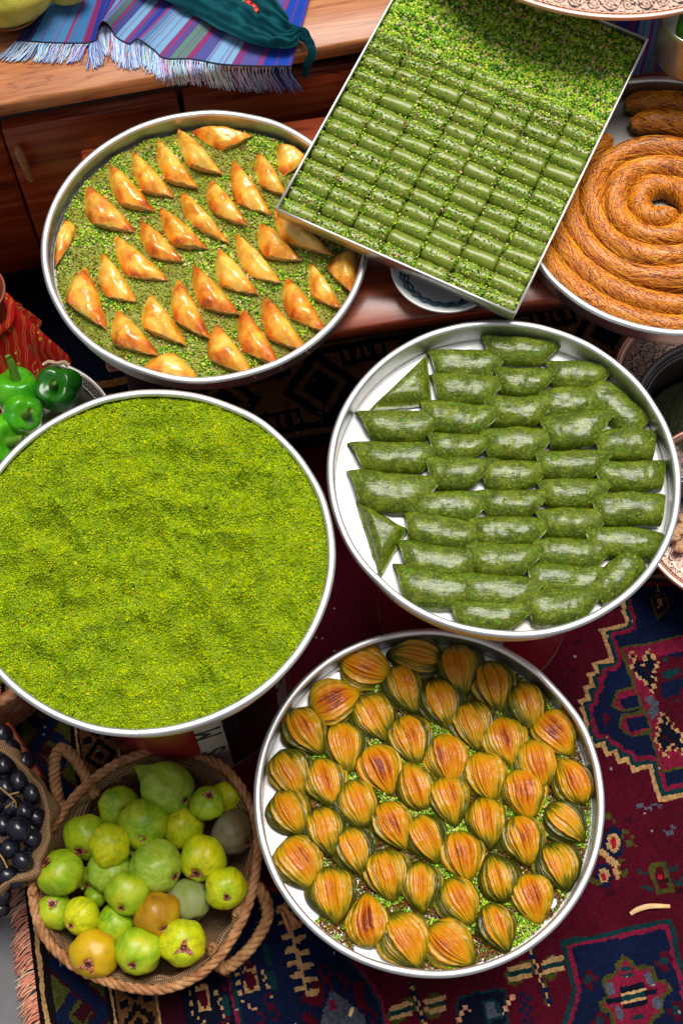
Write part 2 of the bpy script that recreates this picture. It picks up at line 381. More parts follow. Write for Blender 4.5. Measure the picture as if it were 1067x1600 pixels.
fill(C6((255, 960), (290, 940), (320, 1000), (290, 1050)), 'olive', ((.006, 'burg'),))
fill(C6((590, 150), (700, 110), (740, 220), (640, 300)), 'dburg', ((.004, 'olive'),)); stroke(C6((655, 90), (660, 220)), .004, 'tan', .012)
# lower-right navy square with a stepped rosette
fill(C7((345, 785), (992, 645), (1200, 1500), (360, 1500), (360, 1264), (422, 1060)), 'navy', ((.008, 'teal'), (.0145, 'rose')))
ros = C7((715, 858), (750, 880), (770, 905), (800, 935), (840, 922), (895, 930), (905, 1000), (950, 1005), (990, 1040), (985, 1100), (945, 1125), (955, 1200), (900, 1230), (880, 1300), (840, 1350), (700, 1360), (650, 1280), (640, 1210), (590, 1190), (568, 1140), (612, 1110), (598, 1040), (596, 985), (640, 990), (668, 962), (672, 910))
fill(ros, 'rose', ((.006, 'olive'),))
for y0, c in ((1085, 'tan'), (1107, 'teal'), (1128, 'tan')):
    stroke(C7((715, y0 + 12), (838, y0 - 14)), .0034, c)
stroke(C7((705, 1075), (830, 1040)), .004, 'dnavy'); stroke(C7((725, 1165), (845, 1135)), .004, 'dnavy'); stroke(C7((630, 1140), (700, 1125)), .004, 'dnavy'); stroke(C7((850, 1085), (895, 1075)), .004, 'dnavy')
for c in ((640, 1065), (868, 1005), (690, 1200), (912, 1140)): stroke(C7((c[0] - 6, c[1] - 16), (c[0] + 6, c[1] + 16)), .006, 'grey')
for c in ((730, 950), (735, 985), (805, 1225)): stroke(C7((c[0] - 20, c[1] + 4), (c[0] + 20, c[1] - 4)), .004, 'teal')
for c in ((515, 1005), (952, 895), (1025, 1195), (580, 1250)):
    for dx, dy in ((0, -38), (-32, 8), (32, -6), (6, 38), (0, 0)): stroke(C7((c[0] + dx - 4, c[1] + dy), (c[0] + dx + 5, c[1] + dy)), .0055, 'burg' if (dx or dy) else 'teal')
# field ornaments
for c, r in (((660, 215), 1.1), ((602, 402), .85)):
    pts = [(c[0] + math.cos(a) * 62 * r, c[1] + math.sin(a) * 95 * r) for a in np.linspace(0, 6.28, 9)[:-1]]; fill(C7(*pts), 'navy')
    pts = [(c[0] + math.cos(a) * 40 * r, c[1] + math.sin(a) * 52 * r) for a in np.linspace(0, 6.28, 9)[:-1]]; fill(C7(*pts), 'red', ((.005, 'tan'),))
stroke(C7((590, 270), (680, 340), (680, 400)), .0055, 'tan'); stroke(C7((735, 160), (770, 225)), .008, 'olive', .012); stroke(C7((700, 330), (720, 385)), .007, 'olive', .012); stroke(C7((620, 50), (640, 90)), .008, 'olive', .012); stroke(C7((540, 440), (560, 450)), .006, 'olive')
fill(C7((865, 345), (965, 320), (1010, 500), (905, 525)), 'burg', ((.0085, 'olive'),)); fill(C7((915, 400), (945, 392), (958, 440), (928, 450)), 'navy', ((.0035, 'red'),))
for c in ((835, 385), (1000, 355), (850, 485), (1030, 435), (985, 150), (830, 10), (900, 5)): stroke(C7((c[0] - 12, c[1]), (c[0] + 12, c[1] - 6)), .007, 'grey' if c[1] < 200 else 'teal', .0114)
def sprig(cx, cy, k=1.0):
    o = lambda x, y: (cx + x * k, cy + y * k)
    for dx, dy in ((-24, 2), (24, -6)):
        stroke([o(dx * 1.2 - 8, dy + 8), o(dx * .8 + 6, dy - 8)], .0125 * k, 'olive')
    for e in (-9, 7): stroke([o(-40, e + 6), o(-12, e)], .0038, 'tan'); stroke([o(12, e - 5), o(40, e - 11)], .0038, 'tan')
    stroke([o(-40, 4), o(-10, -2)], .0034, 'teal'); stroke([o(10, -6), o(40, -12)], .0034, 'teal')
    stroke([o(-10, -38), o(18, 48)], .005, 'olive'); stroke([o(-10, -38), o(18, 48)], .0042, 'navy'); stroke([o(-10, -38), o(18, 48)], .003, 'tan', .0076)
sprig(837, 1518); sprig(653, 1578)
fill([(712, 1562), (745, 1548), (790, 1545), (795, 1600), (770, 1625), (720, 1625)], 'dnavy', ((.004, 'teal'),)); fill([(750, 1565), (775, 1560), (785, 1590), (762, 1600)], 'grey', ((.005, 'teal'),))
for x, y in ((722, 1585), (794, 1570)): stroke([(x - 7, y + 10), (x + 7, y - 8)], .0065, 'pink', .0076)
stroke([(818, 1560), (822, 1592)], .010, 'navy', .0076)
# navy corner with the grey flower at the bottom centre
fill([(395, 1380), (470, 1400), (575, 1525), (598, 1560), (618, 1640), (380, 1640), (350, 1500)], 'navy', ((.005, 'rose'), (.010, 'teal')))
fill([(520, 1545), (545, 1565), (570, 1590), (575, 1630), (500, 1630), (503, 1590), (510, 1570)], 'grey'); fill([(515, 1562), (525, 1560), (528, 1575), (518, 1578)], 'rose')
for a, b in (((505, 1515), (512, 1545)), ((478, 1560), (500, 1565)), ((535, 1525), (545, 1545)), ((560, 1540), (565, 1570)), ((480, 1590), (498, 1610)), ((490, 1535), (500, 1550)), ((575, 1580), (588, 1595))): stroke([a, b], .008, 'burg', .0114 if a[0] % 2 else 0)
for i in range(7): 
    y = 1418 + i * 21; x = 443 + i * 5; stroke([(x - 10, y + 4), (x + 2, y)], .0045, 'tan'); stroke([(x + 8, y + 10), (x + 22, y + 5)], .0045, 'tan'); stroke([(x + 2, y - 4), (x + 8, y + 14)], .003, 'tan')
stroke([(437, 1425), (470, 1430)], .003, 'tan')
# tan G scrolls on the navy band
for cx, cy in ((318, 1568), (392, 1540), (330, 1440)):
    stroke([(cx - 8, cy - 22), (cx + 4, cy - 26), (cx + 10, cy + 6), (cx - 4, cy + 8), (cx - 6, cy - 6)], .0042, 'tan'); stroke([(cx - 20, cy - 18), (cx - 14, cy + 20), (cx + 6, cy + 36)], .003, 'tan', .0076); stroke([(cx + 18, cy - 24), (cx + 30, cy + 6), (cx + 38, cy + 34)], .003, 'tan', .0076); stroke([(cx - 2, cy - 14), (cx + 2, cy - 2)], .007, 'burg')
for x, y in ((300, 1510), (352, 1590), (385, 1500), (420, 1560), (350, 1520), (405, 1590)): stroke([(x, y), (x + 8, y + 26)], .008, 'burg', .0114); 
for x, y in ((352, 1560), (424, 1520), (414, 1480)): stroke([(x, y), (x + 6, y + 22)], .006, 'teal')
# stray flecks of the far field
for i in range(60):
    x, y = R0.uniform(870, 1060), R0.uniform(900, 1500); q = st(x, y)
    k = np.argmin(((ST - q) ** 2).sum(1)); 
    if rug[k] == PI_['burg'] and R0.random() < .4: stroke([(x - 3, y), (x + 4, y - 2)], .0035, 'dburg')
gs, gt = np.meshgrid(SMIN + np.arange(ns_ + 1) * CELL, TMIN + np.arange(nt_ + 1) * CELL, indexing='ij')
RV = np.stack([gs, gt, np.zeros_like(gs)], -1).reshape(-1, 3)
wob = np.stack([noise(RV, 28, 5, 3), noise(RV, 28, 9, 3), noise(RV, 9, 2, 2)], -1)
RV = RV + wob * [.0022, .0022, .0010] + NR.uniform(-1, 1, RV.shape) * [.0011, .0011, .0013]
Wv = np.c_[RO + RV[:, :1] * RS + RV[:, 1:2] * RT, RV[:, 2] + .004]
rme = fast_mesh('pile', Wv, gridF(ns_ + 1, nt_ + 1), smooth=False)
at = rme.attributes.new('col', 'FLOAT_COLOR', 'FACE')
cc = PC[rug].copy(); cc[:, :3] *= (1 + NR.uniform(-.28, .28, (len(cc), 1)) + .22 * noise(np.c_[ST, np.zeros(len(ST))], 14, 4, 2)[:, None]); cc[:, :3] *= .76; cc = np.clip(cc, 0, 1)
lint = NR.random(len(cc)) < .0016; cc[lint, :3] = cc[lint, :3] * .5 + .22
at.data.foreach_set('color', cc.astype(np.float32).ravel())
t = NT('wool_pile'); a = t.n('Attribute', attribute_name='col'); f = t.noise(t.coords(), 900, 3, .7)
c = t.mix(.55, a.outputs[0], t.ramp(f, [(.3, (.35, .35, .35, 1)), (.7, (1, 1, 1, 1))]), 'MULTIPLY'); t.bump(f, .8, .002)
M['rug'] = t.set(c, .95, spec=.1)
RUG = empty('patterned_rug', (RO[0], RO[1], 0), 'knotted burgundy and navy patterned rug spread on the floor', 'rug')
for v in rme.vertices: pass
rme.transform(Matrix.Translation((-RO[0], -RO[1], 0))); link('pile', rme, M['rug'], RUG)
# selvage fringe
g = NR; nfr = 900
t0 = g.uniform(TMIN, .9, nfr); parts = []
for q in t0:
    L = g.uniform(.020, .034); ln = g.uniform(-.35, .25); zz0 = .003 + g.uniform(0, .003)
    p = [(.0, q, zz0), (-L * .35, q + ln * .012 - .004, zz0 + .003), (-L * .7, q + ln * .02 - .010, zz0 + .001), (-L, q + ln * .03 - .014 + g.uniform(-.006, .004), .0015)]
    p = np.array(p); W3 = np.c_[RO + p[:, :1] * RS + p[:, 1:2] * RT, p[:, 2]]; parts.append(tube(W3, [.0013, .0012, .0010, .0005], 4, caps=False))
V, F = merge(parts)
t = NT('wool_fringe'); gm = t.n('NewGeometry'); c = t.ramp(gm.outputs['Random Per Island'], [(0, srgb(214, 150, 120)), (.3, srgb(198, 120, 98)), (.55, srgb(222, 190, 156)), (.8, srgb(180, 104, 84))]); M['fringe'] = t.set(c, .9, spec=.15)
tag(obj('fringe', V, F, M['fringe'], RUG), 'pale coral wool fringe along the rug edge', kind='stuff')

# ---- wooden cabinet behind
CO = P(480, 78, .607)[:2]; CA = rad(13.0)
M['wood_top'] = wood('oiled_pine_top', srgb(196, 128, 76), srgb(182, 110, 60), srgb(146, 80, 40), CA, CO, .42, 17)
M['wood_front'] = wood('red_stained_pine', srgb(196, 96, 46), srgb(168, 68, 30), srgb(116, 42, 18), CA, CO, .35, 7)
M['wood_table'] = wood('red_brown_table_wood', srgb(164, 80, 42), srgb(142, 62, 32), srgb(110, 42, 22), rad(9.8), P(165, 570, .505)[:2], .3, 6, .35)
M['wood_dark'] = simple('black_brown_wood', (.018, .010, .008, 1), .6, 20)
def cl(s, d): return CO + s * np.array([math.cos(CA), math.sin(CA)]) + d * np.array([-math.sin(CA), math.cos(CA)])
CAB = empty('wooden_cabinet', (*cl(0, .2), 0), 'long wooden cabinet with pine top and red-brown drawer fronts', 'cabinet')
for k, (d0, d1) in enumerate(((0, .148), (.150, .30), (.302, .48))):
    V, F = box((-1.1, d0, .577), (1.1, d1, .607 - .0012 * (k % 2)), CA, CO, .004); obj('top_plank', V, F, M['wood_top'], CAB, False)
V, F = box((-1.1, .075, .05), (1.1, .47, .572), CA, CO); obj('carcass', V, F, M['wood_dark'], CAB, False)
sx = (P(287, 172, .5)[:2] - CO) @ np.array([math.cos(CA), math.sin(CA)])
for a, b, z0, z1 in ((sx - .30, sx - .004, .105, .492), (sx - .62, sx - .303, .105, .492), (sx + .004, sx + .55, .29, .492), (sx + .004, sx + .55, .105, .284), (sx + .558, sx + 1.1, .105, .492)):
    V, F = box((a, .05, z0), (b, .078, z1), CA, CO, .004); obj('drawer_front', V, F, M['wood_front'], CAB, False)
q = P(30, 232, .42)[:2]; hs_ = (q - CO) @ np.array([math.cos(CA), math.sin(CA)])
pth = [np.r_[cl(hs_, .047), .455], np.r_[cl(hs_ + .002, .034), .45], np.r_[cl(hs_ + .006, .030), .415], np.r_[cl(hs_ + .008, .030), .385]]
V, F = tube(spline(pth, 12), [.003, .005, .006, .007, .0075, .0075, .0075, .0075, .0075, .0075, .0075, .006], 10)
h = obj('handle', V, F, simple('turned_pale_wood', srgb(190, 130, 80), .4, 80), CAB)
# ---- low table in front of it
TO = P(165, 570, .505)[:2]; TA = rad(9.8)
TAB = empty('low_table', (TO[0] + .5, TO[1] + .25, 0), 'low red-brown wooden table under the pastry trays', 'table')
for d0, d1 in ((0, .137), (.139, .276), (.278, .412)):
    V, F = box((0, d0, .478), (1.15, d1, .505), TA, TO, .0035); obj('plank', V, F, M['wood_table'], TAB, False)
V, F = box((.03, .03, .42), (1.12, .05, .477), TA, TO); obj('apron', V, F, M['wood_dark'], TAB, False)
for sx_, dy in ((.02, .03), (1.09, .03), (.02, .35), (1.09, .35)):
    V, F = box((sx_, dy, 0.004), (sx_ + .04, dy + .04, .477), TA, TO); obj('leg', V, F, M['wood_dark'], TAB, False)

# ================================================================ trays and their supports
def round_tray(cx, cy, Z, r, depth, label, floor='pan_white', wall='alu', flare=.010, seed=1):
    c = P(cx, cy, Z); rb = r - flare; zb = Z - depth
    T = empty('round_tray', (c[0], c[1], zb), label, 'tray')
    o = np.array([c[0], c[1], 0])
    V, F = lathe([(0.0005, zb), (rb * .5, zb), (rb - .006, zb), (rb - .0015, zb + .0015), (rb - .0015, zb + .0028), (rb - .007, zb + .0018), (rb * .5, zb + .0018), (.0005, zb + .0018)][::-1], 128, o); obj('base', V, F, M[floor], T)
    k = np.linspace(0, 1, 7); inner = [(rb - .0012 + (flare - .004) * a, zb + .0015 + (depth - .003) * a) for a in k]; outer = [(x + .0016, z) for x, z in inner][::-1]
    V, F = lathe([inner[0]] + inner + outer + [inner[0]], 160, o); obj('wall', V, F[:, ::-1], M[wall], T)
    a = np.linspace(0, 2 * math.pi, 11); rr = .0055
    V, F = lathe([(r - rr + math.cos(x) * rr, Z - .0035 + math.sin(x) * rr * .85) for x in a], 160, o)
    sd = noise(V, 11, seed, 3)[:, None] * [.0010, .0010, .0014]; obj('rim', V + sd, F[:, ::-1], M['alu_rim'], T)
    return c
ZA, ZB, ZC, ZD, ZK = .55, .591, .534, .334, .55
cA = round_tray(321, 373, ZA, .2515, .043, 'round aluminium tray of golden triangle pastries on the low table', 'alu_grey', 'alu_grey', seed=1)
cB = round_tray(231, 863, ZB, .252, .045, 'big round aluminium tray heaped with green pistachio powder', seed=2)
cC = round_tray(787, 734, ZC, .2525, .045, 'round aluminium tray of glossy dark green rolls on a red tin', seed=3)
cD = round_tray(670, 1240, ZD, .2515, .045, 'round aluminium tray of orange-brown pleated pastries nearest the front', seed=4)
cK = round_tray(1046, 311, ZK, .247, .043, 'round aluminium tray holding a shredded pastry spiral at the right edge', 'alu_grey', 'alu', seed=5)

# tins
def tin_mat(name, col):
    t = NT(name); v = t.coords(); f = t.noise(v, 25, 6, .7); sc_ = t.noise(t.coords(scale=(3, 3, .6)), 60, 3, .6)
    c = t.mix(t.ramp(sc_, [(.60, (0, 0, 0, 1)), (.66, (.6, .6, .6, 1))]), col, tuple(min(1, x * 1.3 + .10) for x in col[:3]) + (1,))
    return t.set(c, .28, coat=.5, coatr=.12)
M['tin_red'] = tin_mat('red_printed_tin', srgb(150, 22, 34)); M['tin_black'] = tin_mat('black_printed_tin', srgb(22, 22, 24)); M['tin_white'] = tin_mat('white_printed_tin', srgb(200, 196, 184)); M['tin_gold'] = metal_mat('tin_gold_edge', (.55, .35, .2, 1), .4)
M['ink'] = simple('black_ink', (.015, .015, .015, 1), .4, 50)
def text_patch(txt, size, tin_c, r, az, z, parent, mat, roll=0):
    cu = bpy.data.curves.new('t', 'FONT'); cu.body = txt; cu.size = size; cu.align_x = 'CENTER'; cu.align_y = 'CENTER'; cu.extrude = .0004
    o = bpy.data.objects.new('t', cu); COL.objects.link(o); bpy.context.view_layer.update()
    me = bpy.data.meshes.new_from_object(o.evaluated_get(bpy.context.evaluated_depsgraph_get())); bpy.data.objects.remove(o)
    n = len(me.vertices); co = np.zeros(n * 3); me.vertices.foreach_get('co', co); co = co.reshape(-1, 3)
    cr, sr = math.cos(roll), math.sin(roll); x, y = co[:, 0] * cr - co[:, 1] * sr, co[:, 0] * sr + co[:, 1] * cr
    A_ = az + x / r; rr = r + .0012 + co[:, 2]
    Wc = np.stack([tin_c[0] + rr * np.sin(A_), tin_c[1] - rr * np.cos(A_), z + y], -1) - [tin_c[0], tin_c[1], 0]
    me.vertices.foreach_set('co', Wc.astype(np.float32).ravel()); me.update(); me.materials.clear()
    link('lettering', me, mat, parent)
def tin(c, r, h, panels, label, texts):
    T = empty('round_tin', (c[0], c[1], 0), label, 'tin'); o = np.array([c[0], c[1], 0])
    pr = [(.001, .004), (r - .003, .004), (r + .002, .006), (r + .002, .012), (r, .015)]
    V, F = lathe(pr, 96, o); obj('bottom_edge', V, F, M['tin_gold'], T)
    V, F = lathe([(r + .002, h - .012), (r + .002, h - .004), (r - .004, h - .001), (.001, h - .001)], 96, o); obj('lid', V, F, M['tin_gold'], T)
    for a0, a1, mt in panels:
        a0, a1 = rad(a0), rad(a1); zs = np.linspace(.0152, h - .0122, 40)
        V, F = lathe([(r + .0011 * (math.exp(-((z - h * .3) / .006) ** 2) + math.exp(-((z - h * .7) / .006) ** 2)), z) for z in zs], max(4, int((a1 - a0) * 14)), o, a0 - math.pi / 2, a1 - math.pi / 2); obj('printed_side', V, F, M[mt], T)
    for tx, sz, az, z, mt, roll in texts: text_patch(tx, sz, c, r, rad(az), z, T, M[mt], rad(roll))
    return T
tin((cB[0] + .004, cB[1]), .166, ZB - .046, ((-180, 12, 'tin_red'), (12, 27, 'tin_white'), (27, 66, 'tin_black'), (66, 80, 'tin_white'), (80, 180, 'tin_red')), 'tall red and black tin holding up the tray of green powder', (('W', .06, 19.5, .36, 'ink', 90), ('M', .06, 19.5, .25, 'ink', 90), ('S', .055, 19.5, .15, 'ink', 90), ('M', .055, 73, .38, 'ink', 90), ('W', .055, 73, .28, 'ink', 90), ('S', .055, 73, .18, 'ink', 90)))
tin((cC[0], cC[1] - .012), .166, ZC - .046, ((-180, -10, 'tin_red'), (-10, 6, 'tin_white'), (6, 180, 'tin_red')), 'red tin holding up the tray of dark green rolls', (('W', .05, -2, .34, 'ink', 90), ('S', .05, -2, .25, 'ink', 90)))
# copper basin below tray D
o = np.array([cD[0], cD[1], 0])
V, F = lathe([(.001, .012), (.12, .008), (.15, .006), (.165, .02), (.215, .15), (.236, .262), (.244, .272), (.2455, .280), (.240, .2865), (.234, .280), (.205, .15), (.15, .025), (.001, .02)], 128, o)
BAS = empty('copper_basin', (cD[0], cD[1], 0), 'copper basin under the tray of pleated pastries', 'basin'); obj('bowl', V, F, M['copper'], BAS)
# ================================================================ pastries
# ---- materials
t = NT('golden_phyllo'); v = t.coords('Object'); oi = t.n('ObjectInfo')
va = t.n('VectorMath', operation='ADD'); t.l(v, va.inputs[0]); t.l(oi.outputs['Random'], va.inputs[1])
f = t.noise(va.outputs[0], 34, 5, .6, .4); f2 = t.noise(va.outputs[0], 120, 4, .6)
gz = t.n('SeparateXYZ'); t.l(t.coords('Generated'), gz.inputs[0])
fm = t.math('ADD', t.math('MULTIPLY', f, .95), t.math('MULTIPLY', gz.outputs[2], .10)); fm = t.math('ADD', fm, t.math('MULTIPLY', t.math('SUBTRACT', oi.outputs['Random'], .5), .16)); ab_ = t.n('Attribute', attribute_name='brown'); fm = t.math('ADD', fm, ab_.outputs['Fac'])
c = t.ramp(fm, [(.38, srgb(246, 204, 98)), (.55, srgb(244, 182, 58)), (.65, srgb(234, 146, 32)), (.77, srgb(208, 98, 16)), (.90, srgb(140, 52, 10))])
c = t.mix(t.ramp(f2, [(.70, (0, 0, 0, 1)), (.78, (.55, .55, .55, 1))]), c, srgb(120, 52, 16))
t.bump(f2, .35, .0012); t.bump(f, .5, .004)
M['phyllo'] = t.set(c, .34, coat=.9, coatr=.09, sss=.08, sssr=(1, .5, .15))
M['phyllo_edge'] = simple('pale_phyllo_layers', srgb(206, 170, 92), .5, 300, .4, .4)
t = NT('pistachio_paste'); v = t.coords('Object'); f = t.noise(v, 160, 4, .6); f0 = t.noise(t.coords('Object'), 30, 3)
c = t.ramp(f0, [(.3, srgb(104, 120, 30)), (.7, srgb(128, 142, 46))]); c = t.mix(t.ramp(f, [(.66, (0, 0, 0, 1)), (.74, (.7, .7, .7, 1))]), c, srgb(66, 84, 20)); t.bump(f, .15, .0008)
M['paste'] = t.set(c, .33, spec=.5, coat=.1, coatr=.35, sss=.1, sssr=(.6, .8, .2))
t = NT('syrup_soaked_green_dough'); v = t.coords('Object'); oi = t.n('ObjectInfo'); va = t.n('VectorMath', operation='ADD'); t.l(v, va.inputs[0]); t.l(oi.outputs['Random'], va.inputs[1]); v = va.outputs[0]
f = t.noise(v, 60, 6, .7); sp = t.noise(v, 260, 3, .6); sp2 = t.noise(v, 110, 3, .6); sp3 = t.noise(v, 70, 3, .6)
c = t.ramp(f, [(.28, srgb(50, 64, 4)), (.5, srgb(82, 98, 12)), (.72, srgb(120, 130, 28))])
c = t.mix(t.ramp(sp, [(.56, (0, 0, 0, 1)), (.66, (.75, .75, .75, 1))]), c, srgb(136, 160, 44)); c = t.mix(t.ramp(sp, [(.30, (.8, .8, .8, 1)), (.40, (0, 0, 0, 1))]), c, srgb(34, 48, 12))
c = t.mix(t.ramp(sp2, [(.66, (0, 0, 0, 1)), (.73, (.75, .75, .75, 1))]), c, srgb(152, 116, 44)); c = t.mix(t.ramp(sp3, [(.64, (0, 0, 0, 1)), (.72, (.8, .8, .8, 1))]), c, srgb(64, 128, 22))
wr = t.noise(t.coords('Object', (.35, 2.2, 1.6)), 70, 5, .6, .5); t.bump(wr, .5, .0026); t.bump(sp, .9, .0018); t.bump(sp2, .45, .002)
M['rollgreen'] = t.set(c, .5, coat=.6, coatr=.11, spec=.10); t.coatn([(wr, .40, .0022), (sp2, .22, .0016), (sp, .16, .0012)])
t = NT('pleated_phyllo'); oi = t.n('ObjectInfo'); gz = t.n('SeparateXYZ'); t.l(t.coords('Generated'), gz.inputs[0]); v = t.coords('Object', (1, 3, 3)); va = t.n('VectorMath', operation='ADD'); t.l(v, va.inputs[0]); t.l(oi.outputs['Random'], va.inputs[1])
f = t.noise(va.outputs[0], 22, 4, .6); f2 = t.noise(va.outputs[0], 90, 3, .6)
at_ = t.n('Attribute', attribute_name='bake_groove'); k = t.math('ADD', t.math('MULTIPLY', at_.outputs['Fac'], .55), t.math('MULTIPLY', f, .56)); k = t.math('ADD', k, t.math('MULTIPLY', t.math('SUBTRACT', oi.outputs['Random'], .5), .22))
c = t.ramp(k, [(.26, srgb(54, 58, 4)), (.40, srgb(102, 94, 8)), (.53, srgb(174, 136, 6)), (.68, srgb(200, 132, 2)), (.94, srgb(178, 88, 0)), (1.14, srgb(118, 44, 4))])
c = t.mix(t.ramp(f2, [(.62, (0, 0, 0, 1)), (.78, (.45, .45, .45, 1))]), c, srgb(210, 164, 36)); t.bump(f2, .45, .0014)
M['pleat'] = t.set(c, .45, coat=.32, coatr=.15, spec=.2)

# ---- tray A: crumb bed and triangle pastries
bedA = ZA - .024
def disc_pts(n, c, r, seed=0):
    g = np.random.default_rng(seed); a = g.uniform(0, 2 * math.pi, n); q = r * np.sqrt(g.uniform(0, 1, n)); return np.c_[c[0] + q * np.cos(a), c[1] + q * np.sin(a)]
def bed_z(xy, amp, sc_, seed): return noise(np.c_[xy, np.zeros(len(xy))], sc_, seed, 3) * amp
def disc_grid(c, r, nr, na):
    rr = np.linspace(0.0005, r, nr); a = np.linspace(0, 2 * math.pi, na, endpoint=False)
    V = np.stack([c[0] + np.outer(np.cos(a), rr), c[1] + np.outer(np.sin(a), rr)], -1).reshape(-1, 2); return V, gridF(na, nr, cu=True)
rA = .2405
def zA_(xy):
    d = np.linalg.norm(xy - cA[:2], axis=1) / rA
    return bedA + bed_z(xy, .0045, 22, 3) + .004 * np.clip((d - .8) / .2, -1, 1) * 0 - .012 * np.clip((d - .90) / .1, 0, 1) ** 2
xy, F = disc_grid(cA, rA - .006, 60, 150); parts = [(np.c_[xy, zA_(xy)], F)]
M['bed_brown'] = simple('syrupy_filling', srgb(128, 132, 36), .6, 240, .6, .6, .003)
tag(obj('crumb_bed', *merge(parts), M['bed_brown'], org=(cA[0], cA[1], bedA)), 'moist olive pistachio filling spread below the triangle pastries', 'filling', kind='stuff')
xy = disc_pts(21000, cA, rA - .004, 5); z = zA_(xy) + NR.uniform(-.0006, .0018, len(xy)); sz = NR.uniform(.0011, .0027, len(xy))
cl_ = noise(np.c_[xy, np.zeros(len(xy))], 26, 8, 2) > .0; m1 = ~cl_
V, F = grains(np.c_[xy, z][m1], sz[m1], .75, 2); tag(obj('filling_crumbs', V, F, M['crumb_brown'], smooth=False, org=(cA[0], cA[1], bedA)), 'brownish ground pistachio crumbs between the triangle pastries', 'crumbs', kind='stuff')
V, F = grains(np.c_[xy, z + .001][cl_], sz[cl_] * 1.12, .75, 3); tag(obj('pistachio_crumbs', V, F, M['crumb_chop'], smooth=False, org=(cA[0], cA[1], bedA)), 'bright green chopped pistachio clusters between the triangle pastries', 'crumbs', kind='stuff')

def triangle(a, l, r, zt, label, group, seed, h=.026):
    a, l, r = (P(*q, zt)[:2] for q in (a, l, r)); m0 = (a + l + r) / 3; a, l, r = (m0 + (q - m0) * 1.09 for q in (a, l, r)); n = 18; g = np.random.default_rng(seed)
    I = [(i, j) for i in range(n + 1) for j in range(n + 1 - i)]; id_ = {q: k for k, q in enumerate(I)}
    B = np.array([(i / n, j / n, 1 - i / n - j / n) for i, j in I])          # weights of a, l, r
    ctr = (a + l + r) / 3
    xy = B @ np.array([a, l, r]); bul = 27 * B[:, 0] * B[:, 1] * B[:, 2]
    m = np.minimum(np.minimum(B[:, 1] * 4.0, B[:, 2] * 3.4), B[:, 0] * 3.6 + .42); m = np.clip(m, 0, 1)
    side = 1 - (1 - m) ** 2.8
    z = h * side * (.60 + .40 * np.clip(bul, 0, 1) ** .55) * (1 - .35 * B[:, 2] ** 2)
    # outward bulge of the sides
    ed = lambda p, q: np.array([(q - p)[1], -(q - p)[0]]) / np.linalg.norm(q - p)
    for (p, q, w1, w2) in ((a, l, 0, 1), (a, r, 0, 2), (l, r, 1, 2)):
        nn = ed(p, q); nn = nn if nn @ ((p + q) / 2 - ctr) > 0 else -nn
        e = 4 * B[:, w1] * B[:, w2]; xy = xy + nn * (e * ((.0085 if w2 == 1 else .0055) if w1 == 0 else .0035))[:, None] * np.clip(1 - 3 * (1 - B[:, w1] - B[:, w2]), 0, 1)[:, None]
    q3 = np.c_[xy, z]; z = z + noise(q3, 60, seed, 3) * .0042 * side + noise(q3, 170, seed + 3, 2) * .0014
    # blistered ridge from apex to right tip
    z = z + .0016 * np.exp(-((B[:, 1] - .30 - .1 * g.random()) / .12) ** 2) * side * (B[:, 2] < .95)
    base = zt - .013
    V = np.c_[xy, base + z]
    F3 = []
    for i, j in I:
        if i + j < n: F3.append((id_[(i, j)], id_[(i + 1, j)], id_[(i, j + 1)]))
        if i + j < n - 1: F3.append((id_[(i + 1, j)], id_[(i + 1, j + 1)], id_[(i, j + 1)]))
    F3 = np.array(F3)
    nrm = np.cross(V[F3[0, 1]] - V[F3[0, 0]], V[F3[0, 2]] - V[F3[0, 0]])
    if nrm[2] < 0: F3 = F3[:, ::-1]
    o = obj('triangle_pastry', V, F3, M['phyllo'], org=(ctr[0], ctr[1], base)); tag(o, label, 'pastry', group)
    ab = o.data.attributes.new('brown', 'FLOAT', 'POINT'); ab.data.foreach_set('value', (np.clip((B.max(1) - .60) / .4, 0, 1) * .26 + (1 - m) ** 2 * .10).astype(np.float32))
    # layered front opening below the raised front edge
    front = np.array([V[id_[(0, j)]] for j in range(n + 1)]); inw = (a - (l + r) / 2); inw = inw / np.linalg.norm(inw)
    rows = []
    for k_, (fz, ins) in enumerate(((1.0, .0006), (.93, -.0016), (.82, .0012), (.70, -.0010), (.58, .0022), (.45, .0), (.32, .003), (.15, .001), (-.1, .004))):
        q = front.copy(); q[:, 2] = base + (front[:, 2] - base) * fz - (.002 if fz < 0 else 0); q[:, :2] += inw * (ins + .0007 * g.normal(size=(n + 1, 1))); rows.append(q)
    W_ = np.array(rows).reshape(-1, 3); obj('layered_edge', W_, gridF(len(rows), n + 1), M['phyllo_edge'], o)
GA = 'golden triangle pastries in the round tray'
